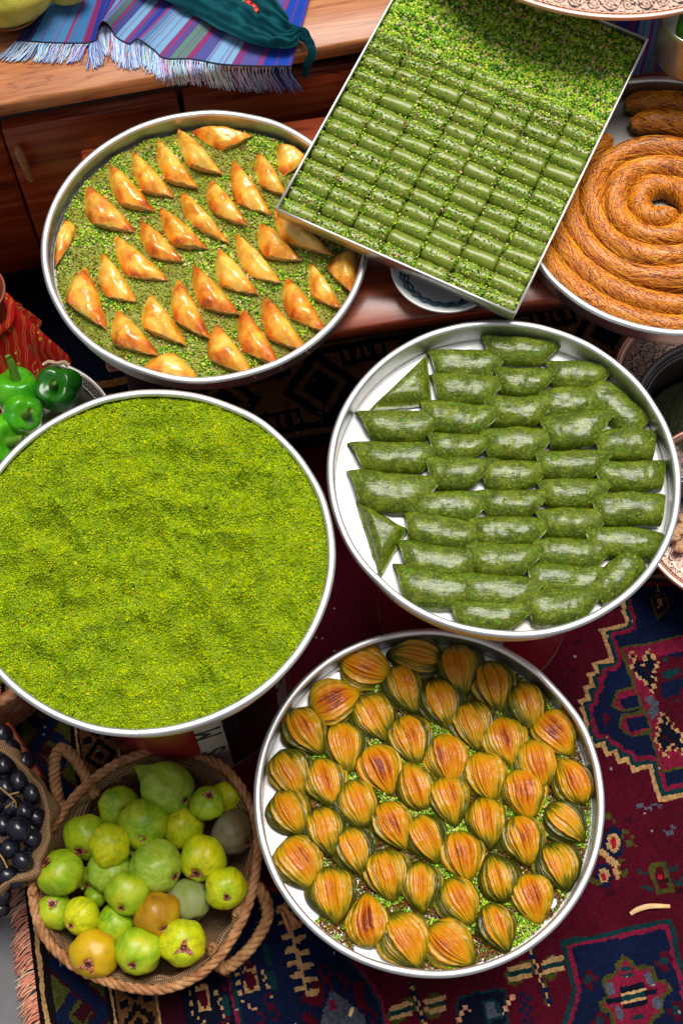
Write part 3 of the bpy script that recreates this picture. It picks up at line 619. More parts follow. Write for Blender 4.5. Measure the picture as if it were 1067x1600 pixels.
RA_ = [[((137, 284), (143, 343), (211, 355)), ((174, 252), (187, 312), (240, 322)), ((209, 232), (220, 290), (270, 301)), ((247, 212), (260, 275), (307, 285)), ((280, 196), (296, 252), (345, 263))],
       [((132, 412), (103, 465), (164, 506)), ((160, 390), (164, 456), (212, 464)), ((181, 364), (198, 426), (262, 431)), ((221, 338), (235, 393), (285, 403)), ((252, 320), (273, 377), (321, 380)), ((285, 295), (303, 347), (357, 373)), ((330, 276), (333, 325), (387, 346)), ((366, 246), (371, 309), (424, 330)), ((405, 232), (406, 284), (448, 298))],
       [((185, 480), (179, 533), (244, 547)), ((235, 455), (225, 507), (288, 531)), ((278, 430), (273, 493), (326, 521)), ((303, 409), (316, 474), (372, 483)), ((343, 384), (348, 441), (401, 452)), ((371, 361), (391, 426), (438, 435)), ((407, 343), (416, 395), (469, 400)), ((432, 322), (450, 374), (521, 392))],
       [((339, 503), (330, 557), (396, 581)), ((380, 478), (381, 542), (437, 565)), ((415, 459), (421, 522), (480, 543)), ((449, 426), (454, 490), (510, 512)), ((485, 405), (490, 459), (531, 475))]]
RN = ['back', 'second', 'third', 'front']; sd = 100
for ri, row in enumerate(RA_):
    for ci, (a, l, r) in enumerate(row):
        triangle(a, l, r, .540, f'golden triangle pastry, {ORD[ci]} from left in the {RN[ri]} diagonal row', GA, sd); sd += 1
for (a, l, r), lb in ((((303, 197), (392, 206), (347, 226)), 'golden pastry lying flat against the far wall of its round tray'), (((100, 338), (114, 362), (84, 408)), 'browned triangle pastry leaning on the left wall of its round tray'),
                      (((434, 219), (478, 240), (443, 268)), 'golden pastry half hidden behind the left corner of the rectangular tray'), (((268, 546), (220, 576), (309, 592)), 'golden triangle pastry touching the front wall of its round tray'), (((553, 384), (512, 413), (552, 450)), 'dark orange pastry against the right wall under the rectangular tray')):
    triangle(a, l, r, .540, lb, GA, sd, .021); sd += 1

# ---- tray B: heaped pistachio powder
rB = .2425
def zB_(xy):
    d = np.linalg.norm(xy - cB[:2], axis=1) / rB; q = np.c_[xy, np.zeros(len(xy))]
    return ZB - .009 + .014 * (1 - d ** 2) ** .8 * (d < 1) + (.5 - np.abs(noise(q, 16, 11, 2))) * .034 * (1 - d ** 4) + noise(q, 42, 12, 2) * .0100 * (1 - d ** 6) + noise(q, 120, 13, 1) * .0022
xy, F = disc_grid(cB, rB - .001, 120, 220)
M['powder'] = simple('ground_pistachio', srgb(120, 146, 6), .9, 420, .6, .8, .003)
tag(obj('pistachio_powder', np.c_[xy, zB_(np.clip(xy, -9, 9))], F, M['powder'], org=(cB[0], cB[1], ZB - .03)), 'bright green ground pistachio heaped in the big round tray', 'ground pistachio', kind='stuff')
xy = disc_pts(64000, cB, rB - .001, 15); z = zB_(xy) + NR.uniform(-.0008, .0018, len(xy)); V, F = grains(np.c_[xy, z], NR.uniform(.0008, .0019, len(xy)) * (1 + (NR.random(len(xy)) < .03) * .6), .8, 16)
rg = NR.uniform(0, 2 * math.pi, 160); rq = .2435 + NR.uniform(0, .006, 160); V2, F2 = grains(np.c_[cB[0] + rq * np.cos(rg), cB[1] + rq * np.sin(rg), np.full(160, ZB + .0008)], NR.uniform(.0004, .0010, 160), .8, 17); V, F = np.vstack([V, V2]), np.vstack([F, F2 + len(V)])
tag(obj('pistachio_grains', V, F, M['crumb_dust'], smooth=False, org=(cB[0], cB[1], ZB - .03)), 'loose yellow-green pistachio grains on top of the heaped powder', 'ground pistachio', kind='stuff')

# ---- tray C: green rolls
zc = ZC - .0432
def roll(Lp, Rp, wpx, label, seed, sl=.010, sr=.023, lift=.0, hh=.026, cat=True):
    zt = zc + .015 + lift; a = P(*Lp, zt); b = P(*Rp, zt); mid = (a + b) / 2; ax = (b - a)[:2]; Ln = np.linalg.norm(ax); ax = ax / Ln; pe = np.array([-ax[1], ax[0]])
    W_ = wpx * 1.05 * px_size(Lp[1], zt) / .91; g = np.random.default_rng(seed)
    nu, nth = 30, 21; u = np.linspace(0, 1, nu)[:, None]; th = np.linspace(math.pi, 0, nth)[None]
    endf = 1 - .35 * np.exp(-u / .07) - .50 * np.exp(-(1 - u) / .10)
    y = W_ / 2 * np.sign(np.cos(th)) * np.abs(np.cos(th)) ** .85 * (1 + 0 * u) * (1 - .10 * np.exp(-u / .1) - .06 * np.exp(-(1 - u) / .08))
    z = hh * np.abs(np.sin(th)) ** .8 * endf
    x = (-Ln / 2 - sl * np.cos(th)) * (1 - u) + (Ln / 2 + sr * np.cos(th)) * u + 0 * th
    bend = g.uniform(-.004, .004) * (4 * (u - .5) ** 2)
    V = np.stack([mid[0] + x * ax[0] + (y + bend) * pe[0], mid[1] + x * ax[1] + (y + bend) * pe[1], zc + .0006 + lift * (.4 + .6 * u) + z], -1).reshape(-1, 3)
    nn = np.stack([y * pe[0], y * pe[1], z * 1.4], -1).reshape(-1, 3); nn /= np.linalg.norm(nn, axis=1)[:, None] + 1e-9
    V = V + nn * (noise(V, 40, seed, 2) * .0016 + noise(V, 170, seed + 1, 2) * .0007)[:, None]
    F = gridF(nu, nth); k0 = len(V)
    e0, e1 = V[:nth], V[-nth:]; parts_v = [V]; F3 = []
    for e, s0, sgn in ((e0, 0, -1), (e1, (nu - 1) * nth, 1)):                 # crumbly cut ends
        cz = e.mean(0); ring = cz + (e - cz) * .55 + np.r_[ax * sgn * -.002, 0] + g.normal(size=e.shape) * .0008; k = sum(map(len, parts_v)); parts_v += [ring, cz[None] + np.r_[ax * sgn * -.003, 0]]
        j = np.arange(nth - 1); q = np.stack([s0 + j, s0 + j + 1, k + j + 1, k + j], -1); t3 = np.stack([k + j, k + j + 1, np.full(nth - 1, k + nth)], -1)
        F = np.vstack([F, q if sgn > 0 else q[:, ::-1]]); F3.append(t3 if sgn > 0 else t3[:, ::-1])
    V = np.vstack(parts_v)
    o = obj('pistachio_roll', V, [F[:, ::-1], np.vstack(F3)[:, ::-1]], M['rollgreen'], org=(mid[0], mid[1], zc)); return tag(o, label, 'pastry', 'dark green pistachio rolls in the round tray')
ROWS = [[((757, 543), (868, 550), 44)],
        [((674, 563), (785, 566), 46), ((776, 590), (864, 594), 44), ((858, 580), (948, 588), 44)],
        [((678, 603), (780, 609), 50), ((760, 638), (860, 639), 48), ((846, 626), (944, 627), 50)],
        [((567, 662), (686, 664), 48), ((660, 643), (774, 656), 50), ((754, 689), (857, 691), 50), ((850, 671), (948, 664), 54), ((930, 691), (1024, 690), 48)],
        [((555, 709), (683, 713), 48), ((672, 691), (762, 699), 42), ((750, 739), (853, 742), 48), ((840, 723), (948, 723), 46), ((930, 741), (1040, 741), 46)],
        [((552, 762), (676, 772), 60), ((668, 734), (762, 737), 50), ((642, 787), (760, 787), 46), ((752, 784), (852, 784), 44), ((844, 769), (948, 769), 46), ((928, 790), (1038, 790), 50)],
        [((635, 818), (752, 840), 48), ((738, 825), (852, 829), 46), ((842, 814), (945, 815), 46), ((918, 838), (1033, 848), 46)],
        [((627, 868), (747, 884), 52), ((732, 868), (842, 876), 50), ((836, 858), (952, 864), 44)],
        [((622, 910), (743, 929), 56), ((715, 914), (836, 926), 52), ((826, 898), (946, 908), 48)],
        [((708, 960), (828, 962), 44), ((822, 946), (930, 944), 54)]]
sd = 300
for ri, row in enumerate(ROWS):
    n = len(row)
    for ci, (a, b, wd) in enumerate(row):
        lb = f'glossy dark green roll, {ORD[ci]} from left in the {ORD[ri]} row from the back' if n > 1 else 'glossy dark green roll touching the far wall of its round tray'
        lead = (ri in (3, 4, 5, 7, 8) and ci == 0)
        roll(a, b, wd, lb, sd, sl=(.013 if lead else .008), sr=(.006 if b[0] > 1015 else .023), lift=R0.uniform(0, .003) + (.006 if ci % 2 else 0), hh=R0.uniform(.022, .027)); sd += 1
roll((925, 600), (1003, 668), 50, 'steeply slanted dark green roll along the upper right wall of its tray', sd, -.004, .0); sd += 1
roll((930, 928), (1000, 868), 46, 'slanted dark green roll along the lower right wall of its tray', sd, .0, .004, lift=.002); sd += 1
def tri_roll(a, b, c, label, seed):
    q = [P(*k, zc + .012)[:2] for k in (a, b, c)]; n = 20; I = [(i, j) for i in range(n + 1) for j in range(n + 1 - i)]; id_ = {k: m for m, k in enumerate(I)}
    B = np.array([(i / n, j / n, 1 - i / n - j / n) for i, j in I]); xy = B @ np.array(q); m = np.clip(B.min(1) * 4.2, 0, 1)
    V = np.c_[xy, zc + .004 + .024 * (1 - (1 - m) ** 2.6)]; V[:, 2] += noise(V, 50, seed, 3) * .0022 * m; V[:, :2] += noise(V, 70, seed + 2, 2)[:, None] * .0012
    F3 = np.array([(id_[(i, j)], id_[(i + 1, j)], id_[(i, j + 1)]) for i, j in I if i + j < n] + [(id_[(i + 1, j)], id_[(i + 1, j + 1)], id_[(i, j + 1)]) for i, j in I if i + j < n - 1])
    if np.cross(V[F3[0, 1]] - V[F3[0, 0]], V[F3[0, 2]] - V[F3[0, 0]])[2] < 0: F3 = F3[:, ::-1]
    # skirt down to the tray
    bd = [id_[(i, 0)] for i in range(n + 1)] + [id_[(n - j, j)] for j in range(1, n + 1)] + [id_[(0, n - j)] for j in range(1, n)]
    sk = V[bd].copy(); sk[:, 2] = zc + .0006; k = len(V); m_ = len(bd); j = np.arange(m_); Fq = np.stack([np.array(bd), k + j, k + (j + 1) % m_, np.array(bd)[(j + 1) % m_]], -1)
    tag(obj('pistachio_triangle', np.vstack([V, sk]), [F3, Fq], M['rollgreen'], org=(*xy.mean(0), zc)), label, 'pastry', 'dark green pistachio rolls in the round tray')
tri_roll((575, 638), (668, 550), (676, 630), 'dark green triangular piece at the upper left of the roll tray', 901)
tri_roll((556, 778), (638, 824), (594, 902), 'dark green triangular piece standing at the lower left of the roll tray', 902)
xy = disc_pts(420, cC, .235, 44); V, F = grains(np.c_[xy, np.full(len(xy), zc + .0008)], NR.uniform(.0006, .0016, len(xy)), .6, 45); tag(obj('tray_crumbs', V, F, M['crumb_brown'], smooth=False, org=(cC[0], cC[1], zc)), 'dark crumbs scattered on the white base of the roll tray', 'crumbs', kind='stuff')

# ---- tray D: pleated mussel-shaped pastries
zd = ZD - .0432
def mussel_mesh(seed):
    g = np.random.default_rng(seed); nx, nth = 44, 96; x = np.linspace(-1, 1, nx)[:, None]; th = np.linspace(math.pi, 0, nth)[None]
    asym = .14 * g.uniform(.3, 1); xs = x + asym * (1 - x ** 2); ex = np.where(xs > 0, .95, 1.45)
    wf = np.clip(np.cos(math.pi / 2 * np.clip(np.abs(xs), 0, 1) ** ex), 0, 1) ** .80; wf = wf * .95 + .05; wf = np.where(np.abs(x) > .999, .05, wf)
    hf = np.clip(1 - np.abs(xs) ** 2.6, 0, 1) ** .7 * .86 + .14
    N = g.integers(16, 21); ph = g.uniform(0, 6); thw = th + .10 * np.sin(2 * th + ph) + .045 * np.sin(5 * th + ph * 2) + .05 * np.sin(2.2 * x + ph)
    s = (thw / math.pi * N) % 1.0; cell = np.floor(thw / math.pi * N).astype(int); jit = g.uniform(.25, 1.15, 64)
    ridge = (s ** .5) * (1 - np.clip((s - .80) / .20, 0, 1)) * jit[np.clip(cell, 0, 63)]; cj = g.uniform(-.16, .16, 64)[np.clip(cell, 0, 63)]
    env = np.clip(wf * 1.3, 0, 1)
    rr = 1 + (ridge - .45) * .20 * env
    # an open pleat or two
    for _ in range(2):
        t0 = g.uniform(.9, 2.2); rr = rr - .16 * np.exp(-((thw - t0) / .05) ** 2) * env
    W_, Hh, Ln = .0355, .029, .0415
    y = W_ * wf * np.cos(th) * rr; z = Hh * hf * np.abs(np.sin(th)) ** .9 * rr; X = Ln * x + 0 * th
    V = np.stack([X, y, z], -1).reshape(-1, 3); V = V + np.stack([noise(V, 60, seed, 2), noise(V, 60, seed + 1, 2), noise(V, 70, seed + 2, 2)], -1) * .0011
    me = fast_mesh('mussel_pastry', V, gridF(nx, nth)[:, ::-1], True)
    bk = (np.sin(th) ** 2.4 * np.clip(1 - np.abs(xs) ** 1.9, 0, 1) * 1.08 + (ridge - .5) * .55 * env + cj * env + 0 * x).astype(np.float32)  # browned top and greener inner layers, plus groove darkness painted into the colour
    a = me.attributes.new('bake_groove', 'FLOAT', 'POINT'); a.data.foreach_set('value', bk.ravel()); return me
MUS = [mussel_mesh(500 + i * 7) for i in range(14)]
DR = [[(648, 1026, 4, 76), (720, 1046, 84), (772, 1072, 76), (823, 1103, 72), (868, 1147, 55)],
      [(574, 1043, 15, 76), (633, 1076, 66), (690, 1099, 72), (741, 1133, 75), (788, 1159, 70), (838, 1194, 72), (893, 1219, 62)],
      [(524, 1095, -22, 74), (584, 1121, 60), (641, 1156, 75), (699, 1186, 76), (758, 1214, 72), (818, 1241, 70), (885, 1286, 50)],
      [(479, 1143, 58), (540, 1167, 84), (596, 1202, 60), (648, 1227, 72), (702, 1251, 72), (760, 1285, 78), (816, 1313, 74), (873, 1354, 74)],
      [(457, 1208, 66), (510, 1223, 68), (557, 1257, 72), (614, 1290, 62), (669, 1311, 68), (723, 1338, 72), (778, 1371, 68), (831, 1404, 76)],
      [(455, 1272, 62), (509, 1300, 74), (555, 1331, 70), (607, 1367, 82), (657, 1386, 84), (718, 1409, 66), (777, 1450, 66)],
      [(470, 1349, 64, 82), (519, 1398, 78, 80), (576, 1438, 86, 76), (634, 1469, 60, 84), (706, 1477, 38, 80)]]
k = 0; MPOS = []
for ri, row in enumerate(DR):
    for ci, e in enumerate(row):
        x, y, a = e[:3]; L = e[3] if len(e) > 3 else 73; a = rad(a + R0.uniform(-5, 5)); zt = zd + .013
        p0 = P(x - math.cos(a) * L / 2, y - math.sin(a) * L / 2, zt); p1 = P(x + math.cos(a) * L / 2, y + math.sin(a) * L / 2, zt); c = (p0 + p1) / 2
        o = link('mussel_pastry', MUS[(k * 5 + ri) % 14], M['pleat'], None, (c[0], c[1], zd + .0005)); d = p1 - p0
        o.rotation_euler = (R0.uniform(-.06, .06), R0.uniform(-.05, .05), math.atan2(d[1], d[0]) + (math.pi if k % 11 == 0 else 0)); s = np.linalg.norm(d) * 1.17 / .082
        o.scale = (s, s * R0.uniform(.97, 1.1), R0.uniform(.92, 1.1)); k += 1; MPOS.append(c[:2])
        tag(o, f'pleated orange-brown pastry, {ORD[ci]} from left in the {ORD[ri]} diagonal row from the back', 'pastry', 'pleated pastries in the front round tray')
MPOS = np.array(MPOS)
xy = disc_pts(80000, cD, .237, 21); nz = noise(np.c_[xy, np.zeros(len(xy))], 20, 31, 2); rel = (xy - cD[:2]) / .24
dm = np.min(np.linalg.norm(xy[:, None] - MPOS[None], axis=2), axis=1); rn = np.linalg.norm(rel, axis=1); keep = (dm > .027) & np.where(rn < .84, nz > -.75, nz + 1.1 * (rel[:, 0] * .75 - rel[:, 1] * .35) > .05); xy = xy[keep]
z = zd + .001 + NR.uniform(0, .008, len(xy)) * np.clip(1 - (dm[keep] - .03) / .03, .1, 1); gr = (noise(np.c_[xy, np.zeros(len(xy))], 30, 55, 2) + .5 * (1 - np.linalg.norm((xy - cD[:2]) / .24, axis=1) * 1.4)) > 0
V, F = grains(np.c_[xy, z][~gr], NR.uniform(.0010, .0022, (~gr).sum()), .8, 33); tag(obj('toasted_crumbs', V, F, M['crumb_toast'], smooth=False, org=(cD[0], cD[1], zd)), 'toasted brown crumbs along the wall among the pleated pastries', 'crumbs', kind='stuff')
V, F = grains(np.c_[xy, z + .002][gr], NR.uniform(.0014, .0027, gr.sum()), .8, 34); tag(obj('pistachio_bits', V, F, M['crumb_chop'], smooth=False, org=(cD[0], cD[1], zd)), 'green pistachio bits sprinkled between the pleated pastries', 'crumbs', kind='stuff')

# ---- rectangular tray with finger rolls
qL, qB, qR = P(432, 326, .61), P(804, 490, .58), P(1013, 62, .64)
eu = (qB - qL); LU = np.linalg.norm(eu); eu /= LU; ev = (qR - qB); LV = np.linalg.norm(ev); ev -= eu * (ev @ eu); ev /= np.linalg.norm(ev); en = np.cross(eu, ev)
if en[2] < 0: en = -en
def RP(u, v, w): return qL + np.multiply.outer(u, eu) + np.multiply.outer(v, ev) + np.multiply.outer(w, en)
DEP = .026
RTY = empty('rectangular_tray', tuple(RP(LU / 2, LV / 2, -DEP)), 'rectangular steel tray of green finger rolls resting across the round trays', 'tray')
def slab(u0, u1, v0, v1, w0, w1, name, mat, parent):
    V, F = box((u0, v0, w0), (u1, v1, w1), bev=.0006); return obj(name, RP(V[:, 0], V[:, 1], V[:, 2]), F, mat, parent, False)
slab(.0016, LU - .0016, .0016, LV - .0016, -DEP, -DEP + .0014, 'base', M['dark_steel'], RTY)
slab(0, .0014, 0, LV, -DEP, 0, 'wall', M['steel'], RTY); slab(LU - .0014, LU, 0, LV, -DEP, 0, 'wall', M['steel'], RTY)
slab(.0015, LU - .0015, 0, .0014, -DEP, -.0002, 'wall', M['steel'], RTY); slab(.0015, LU - .0015, LV - .0014, LV, -DEP, -.0002, 'wall', M['steel'], RTY)
a = np.linspace(0, 2 * math.pi, 9)[:-1]
for p0, p1 in (((0, 0), (0, LV)), ((LU, 0), (LU, LV)), ((.003, 0), (LU - .003, 0)), ((.003, LV), (LU - .003, LV))):
    V, F = tube(RP(np.linspace(p0[0], p1[0], 6), np.linspace(p0[1], p1[1], 6), np.full(6, -.0004)), .0021, 8); obj('rim', V, F, M['alu_rim'], RTY)
NCOL, NROW, NEXP = 7, 20, 13; pu, pv = (LU - .004) / NCOL, (LV - .004) / NROW
ML = Matrix(((eu[0], ev[0], en[0]), (eu[1], ev[1], en[1]), (eu[2], ev[2], en[2]))).to_euler()
def finger_mesh(seed):
    nx, nth = 22, 22; x = np.linspace(-1, 1, nx)[:, None]; th = np.linspace(math.pi * 1.15, -math.pi * .15, nth)[None]
    e = (1 - np.abs(x) ** 22 * .22); W_, Hh = pv / 2 * 1.02, .0125
    V = np.stack([x * pu / 2 * .995 + 0 * th, W_ * np.cos(th) * e, Hh * .55 + Hh * np.sin(th) * e], -1).reshape(-1, 3); V = V + noise(V + seed, 70, seed, 2)[:, None] * [.0005, .0007, .0007]
    F = gridF(nx, nth); V = np.vstack([V, V[:nth].mean(0) + [.0004, 0, .001], V[nth * (nx - 1):nx * nth].mean(0) + [-.0004, 0, .001]]); j = np.arange(nth - 1); k = len(V)
    return fast_mesh('finger_roll', V, [F[:, ::-1], np.vstack([np.stack([j, np.full(nth - 1, k - 2), j + 1], -1), np.stack([(nx - 1) * nth + j, (nx - 1) * nth + j + 1, np.full(nth - 1, k - 1)], -1)])])
FM = [finger_mesh(700 + i) for i in range(6)]; k = 0; gp = []; rowz = .0125 * .55 + .0125
for i in range(NEXP + 1):
    for j in range(NCOL):
        uc, vc = .002 + pu * (j + .5), .002 + pv * (i + .5); dv = R0.uniform(-.0012, .0012); du = R0.uniform(-.0006, .0006); wz = -DEP + .0018 + R0.uniform(0, .0012)
        o = link('finger_roll', FM[R0.randrange(6)], M['paste'], None, RP(uc + du, vc + dv, wz)); o.rotation_euler = ML; o.scale = (R0.uniform(.975, 1.0), 1, R0.uniform(.95, 1.06))
        o.rotation_euler.rotate_axis('Z', R0.uniform(-.018, .018)); k += 1
        tag(o, f'smooth green finger roll, {ORD[j]} from left in the {ORD[i]} row from the tray front', 'pastry', 'green finger rolls in the rectangular tray')
        ng = int(max(10, R0.gauss(58, 24))) + (25 if i in (0,) else 0) + (60 if i >= NEXP - 1 else 0) + (90 if i >= NEXP else 0)
        cu_, sp_ = R0.uniform(-.5, .5), R0.uniform(.45, 1)
        for _ in range(ng):
            x = max(-.97, min(.97, R0.gauss(cu_, sp_) if R0.random() < .6 else R0.uniform(-1, 1))); th = math.pi / 2 + R0.gauss(0, .62); th = min(2.7, max(.45, th))
            gp.append(RP(uc + x * pu / 2, vc + dv + pv / 2 * math.cos(th), wz + .0069 + .0130 * math.sin(th)))
V, F = grains(np.array(gp), NR.uniform(.0008, .0023, len(gp)), .62, 61, 'cub'); tag(obj('sprinkled_pistachio', V, F, M['crumb_chop'], smooth=False), 'chopped pistachio sprinkled over the finger rolls', 'chopped pistachio', kind='stuff')
v0 = .002 + pv * (NEXP + .3); nu_, nv_ = 110, 60
uu, vv = np.meshgrid(np.linspace(.003, LU - .003, nu_), np.linspace(v0, LV - .003, nv_), indexing='ij'); uu, vv = uu.ravel(), vv.ravel()
def covz(u, v):
    q = np.c_[u, v, 0 * u]; s = np.abs(np.cos(math.pi * (v - .002) / pv - math.pi / 2)); sj = np.minimum((u - .002) / pu % 1, 1 - (u - .002) / pu % 1)
    return -DEP + .0145 + .0045 * s + noise(q, 45, 77, 2) * .0016 - .004 * np.exp(-(sj / .05) ** 2) - .006 * np.clip((v0 + .012 - v) / .012, 0, 1)
M['paste_dark'] = simple('crumb_layer_base', srgb(82, 104, 24), .7, 300, .5, .6)
tag(obj('crumb_layer', RP(uu, vv, covz(uu, vv)), gridF(nu_, nv_), M['paste_dark']), 'thick pistachio layer covering the far third of the rectangular tray', 'chopped pistachio', kind='stuff')
n = 15000; u = NR.uniform(.003, LU - .003, n); v = NR.uniform(v0 - .012, LV - .003, n); V, F = grains(RP(u, v, covz(u, v) + NR.uniform(0, .002, n)), NR.uniform(.0013, .0034, n), .66, 62, 'cub')
tag(obj('chopped_pistachio', V, F, M['crumb_chop'], smooth=False), 'coarse chopped pistachio heaped at the far end of the rectangular tray', 'chopped pistachio', kind='stuff')

# ---- shredded spiral in tray K
zk = ZK - .0412; sc_ = P(1030, 322, zk + .02)[:2]; cK2 = cK[:2]
t = NT('toasted_shredded_dough'); v = t.coords('Object'); f = t.noise(v, 26, 5, .6); f2 = t.noise(v, 160, 3)
cdk = t.ramp(t.math('ADD', t.math('MULTIPLY', f, .7), t.math('MULTIPLY', f2, .3)), [(.34, srgb(224, 142, 8)), (.52, srgb(204, 110, 2)), (.68, srgb(168, 74, 0)), (.86, srgb(104, 38, 4))])
gz = t.n('SeparateXYZ'); gm = t.n('NewGeometry'); t.l(gm.outputs['Position'], gz.inputs[0]); lo = t.ramp(t.math('MULTIPLY', t.math('SUBTRACT', gz.outputs[2], zk), 30), [(.46, (1, 1, 1, 1)), (.70, (0, 0, 0, 1))])
cdk = t.mix(lo, cdk, srgb(126, 122, 36)); t.bump(f2, .5, .002); M['shred'] = t.set(cdk, .5, coat=.25, coatr=.25)
t = NT('dough_threads'); gm = t.n('NewGeometry'); c = t.ramp(gm.outputs['Random Per Island'], [(0, srgb(244, 176, 24)), (.22, srgb(226, 136, 6)), (.50, srgb(196, 96, 2)), (.72, srgb(240, 162, 14)), (.86, srgb(128, 48, 6))]); M['threads'] = t.set(c, .45, coat=.3)
def coil(phi0, phi1, r0, r1, name, label, seed, rt=.0178, sc_=None):
    sc_ = cK2 if sc_ is None else sc_
    n = max(30, int(abs(phi1 - phi0) * 16)); ph = np.linspace(phi0, phi1, n); rr = np.linspace(r0, r1, n); g = np.random.default_rng(seed)
    path = np.c_[sc_[0] + rr * np.cos(ph), sc_[1] + rr * np.sin(ph), np.full(n, zk + rt * .86)]; path[:, 2] += .0015 * np.sin(ph * 3.1 + seed)
    rad_ = rt * (1 + .06 * np.sin(ph * 4.3 + seed)); e = np.minimum(np.arange(n), np.arange(n)[::-1]) / 3.0; rad_ = rad_ * np.clip(.45 + .55 * np.sqrt(np.clip(e, 0, 1)), 0, 1)
    V, F = tube(path, rad_, 20); ctr = np.repeat(path, 20, 0); d = V[:len(ctr)] - ctr; V[:len(ctr)] += d * (noise(V[:len(ctr)], 70, seed, 3) * .09)[:, None]
    o = obj('shredded_coil', V, F, M['shred'], org=(path[:, 0].mean(), path[:, 1].mean(), zk)); tag(o, label, 'pastry')
    Lt = np.linalg.norm(np.diff(path, axis=0), axis=1).sum(); m = int(Lt * 6500); T, N_, B_ = frames(path); parts = []
    s0 = g.uniform(2, n - 3, m); a0 = g.normal(0, .95, m); da = g.choice([-1, 1], m, p=[.2, .8]) * g.uniform(.2, 1.2, m); ds = g.uniform(.2, 1.6, m) * (n / (Lt * 60)); lf = g.uniform(.98, 1.10, m)
    K = 5; kk = np.linspace(0, 1, K)[None]; S = np.clip(s0[:, None] + ds[:, None] * (kk - .5) * 2, 0, n - 1.001); A_ = a0[:, None] + da[:, None] * (kk - .5)
    i0 = S.astype(int); fr = (S - i0)[..., None]; lerp = lambda X: X[i0] * (1 - fr) + X[np.minimum(i0 + 1, n - 1)] * fr
    up = np.array([0, 0, 1.]); side = np.cross(lerp(T), up); rr_ = lerp(rad_[:, None]) * (1.03 + .05 * np.sin(math.pi * kk) * lf[:, None] + (lf[:, None] > 1.08) * .10 * kk)[..., None]
    pts = lerp(path) + (up * np.cos(A_)[..., None] + side * np.sin(A_)[..., None]) * rr_
    tn = np.gradient(pts, axis=1); tn /= np.linalg.norm(tn, axis=2)[..., None] + 1e-9; o1 = (up * np.cos(A_)[..., None] + side * np.sin(A_)[..., None]); o2 = np.cross(tn, o1)
    th_ = .00085; ring = np.stack([pts + o1 * th_, pts + (-.5 * o1 + .87 * o2) * th_, pts + (-.5 * o1 - .87 * o2) * th_], 2).reshape(-1, 3)
    base = gridF(K, 3, cv=True); F = (base[None] + (np.arange(m) * K * 3)[:, None, None]).reshape(-1, 4)
    tag(obj('loose_threads', ring, F, M['threads'], o, True), kind='stuff')
tau = 2 * math.pi
coil(-.5, -.5 - tau * 3.6, .016, .152, 'coil', 'inner turns of the toasted orange shredded pastry spiral', 1, .0178, sc_)
coil(rad(176) , rad(205) + tau * .62, .184, .176, 'coil', 'middle outer turn of toasted shredded pastry along the tray front', 2)
coil(rad(176), rad(200) + tau * .55, .2185, .215, 'coil', 'outermost turn of toasted shredded pastry against the front wall', 3, .0175)
coil(rad(104), rad(10), .172, .172, 'coil', 'short shredded pastry piece just behind the spiral', 4, .019)
coil(rad(103), rad(15), .212, .212, 'coil', 'short shredded pastry piece against the far tray wall', 5, .019)
# ================================================================ fig basket
def weave_mat(name, c_lo, c_hi, sc_):
    t = NT(name); uv = t.n('UVMap'); mp = t.n('Mapping'); mp.inputs['Scale'].default_value = (sc_, sc_, 1); t.l(uv.outputs[0], mp.inputs['Vector']); sx = t.n('SeparateXYZ'); t.l(mp.outputs[0], sx.inputs[0])
    a = t.math('ABSOLUTE', t.math('SINE', sx.outputs[0])); b = t.math('ABSOLUTE', t.math('SINE', sx.outputs[1])); par = t.math('MULTIPLY', t.math('SINE', sx.outputs[0]), t.math('SINE', sx.outputs[1]))
    h = t.math('ADD', t.math('MULTIPLY', t.math('MULTIPLY', a, b), .9), t.math('MULTIPLY', par, .12)); f = t.noise(t.coords(), 260, 4, .7)
    c = t.ramp(t.math('ADD', t.math('MULTIPLY', h, .7), t.math('MULTIPLY', f, .35)), [(.16, c_lo), (.42, tuple((x + y) / 2 for x, y in zip(c_lo, c_hi))), (.75, c_hi)]); t.bump(h, .9, .0022); t.bump(f, .4, .001)
    return t.set(c, .9, spec=.15)
M['burlap'] = weave_mat('burlap_weave', srgb(84, 56, 36), srgb(206, 166, 122), 1.0)
def straw_mat(name, cols):
    t = NT(name); v = t.coords('Object'); f = t.noise(v, 45, 4, .6); f2 = t.noise(v, 320, 3, .7); c = t.ramp(f, [(.28, cols[0]), (.5, cols[1]), (.72, cols[2])]); c = t.mix(.6, c, t.ramp(f2, [(.3, (.4, .38, .35, 1)), (.65, (1, 1, 1, 1))]), 'MULTIPLY'); t.bump(f2, .6, .0012)
    return t.set(c, .7, spec=.25)
M['straw'] = straw_mat('twisted_straw', (srgb(128, 78, 44), srgb(176, 122, 80), srgb(206, 160, 116))); M['jute'] = straw_mat('jute_rope', (srgb(122, 80, 46), srgb(170, 122, 78), srgb(196, 152, 104)))
def uvs(me, U):
    l = me.uv_layers.new(name='UVMap'); vi = np.zeros(len(me.loops), np.int32); me.loops.foreach_get('vertex_index', vi); l.data.foreach_set('uv', np.asarray(U, np.float32)[vi].ravel())
def strand_obj(name, path, r, mat, parent, n=7, fr=.18, seed=0, closed=False):
    V, F = tube(path, r * (1 + fr * noise(np.asarray(path), 120, seed, 2)), n, closed=closed); V = V + noise(V, 240, seed, 2)[:, None] * .0006; return obj(name, V, F, mat, parent)
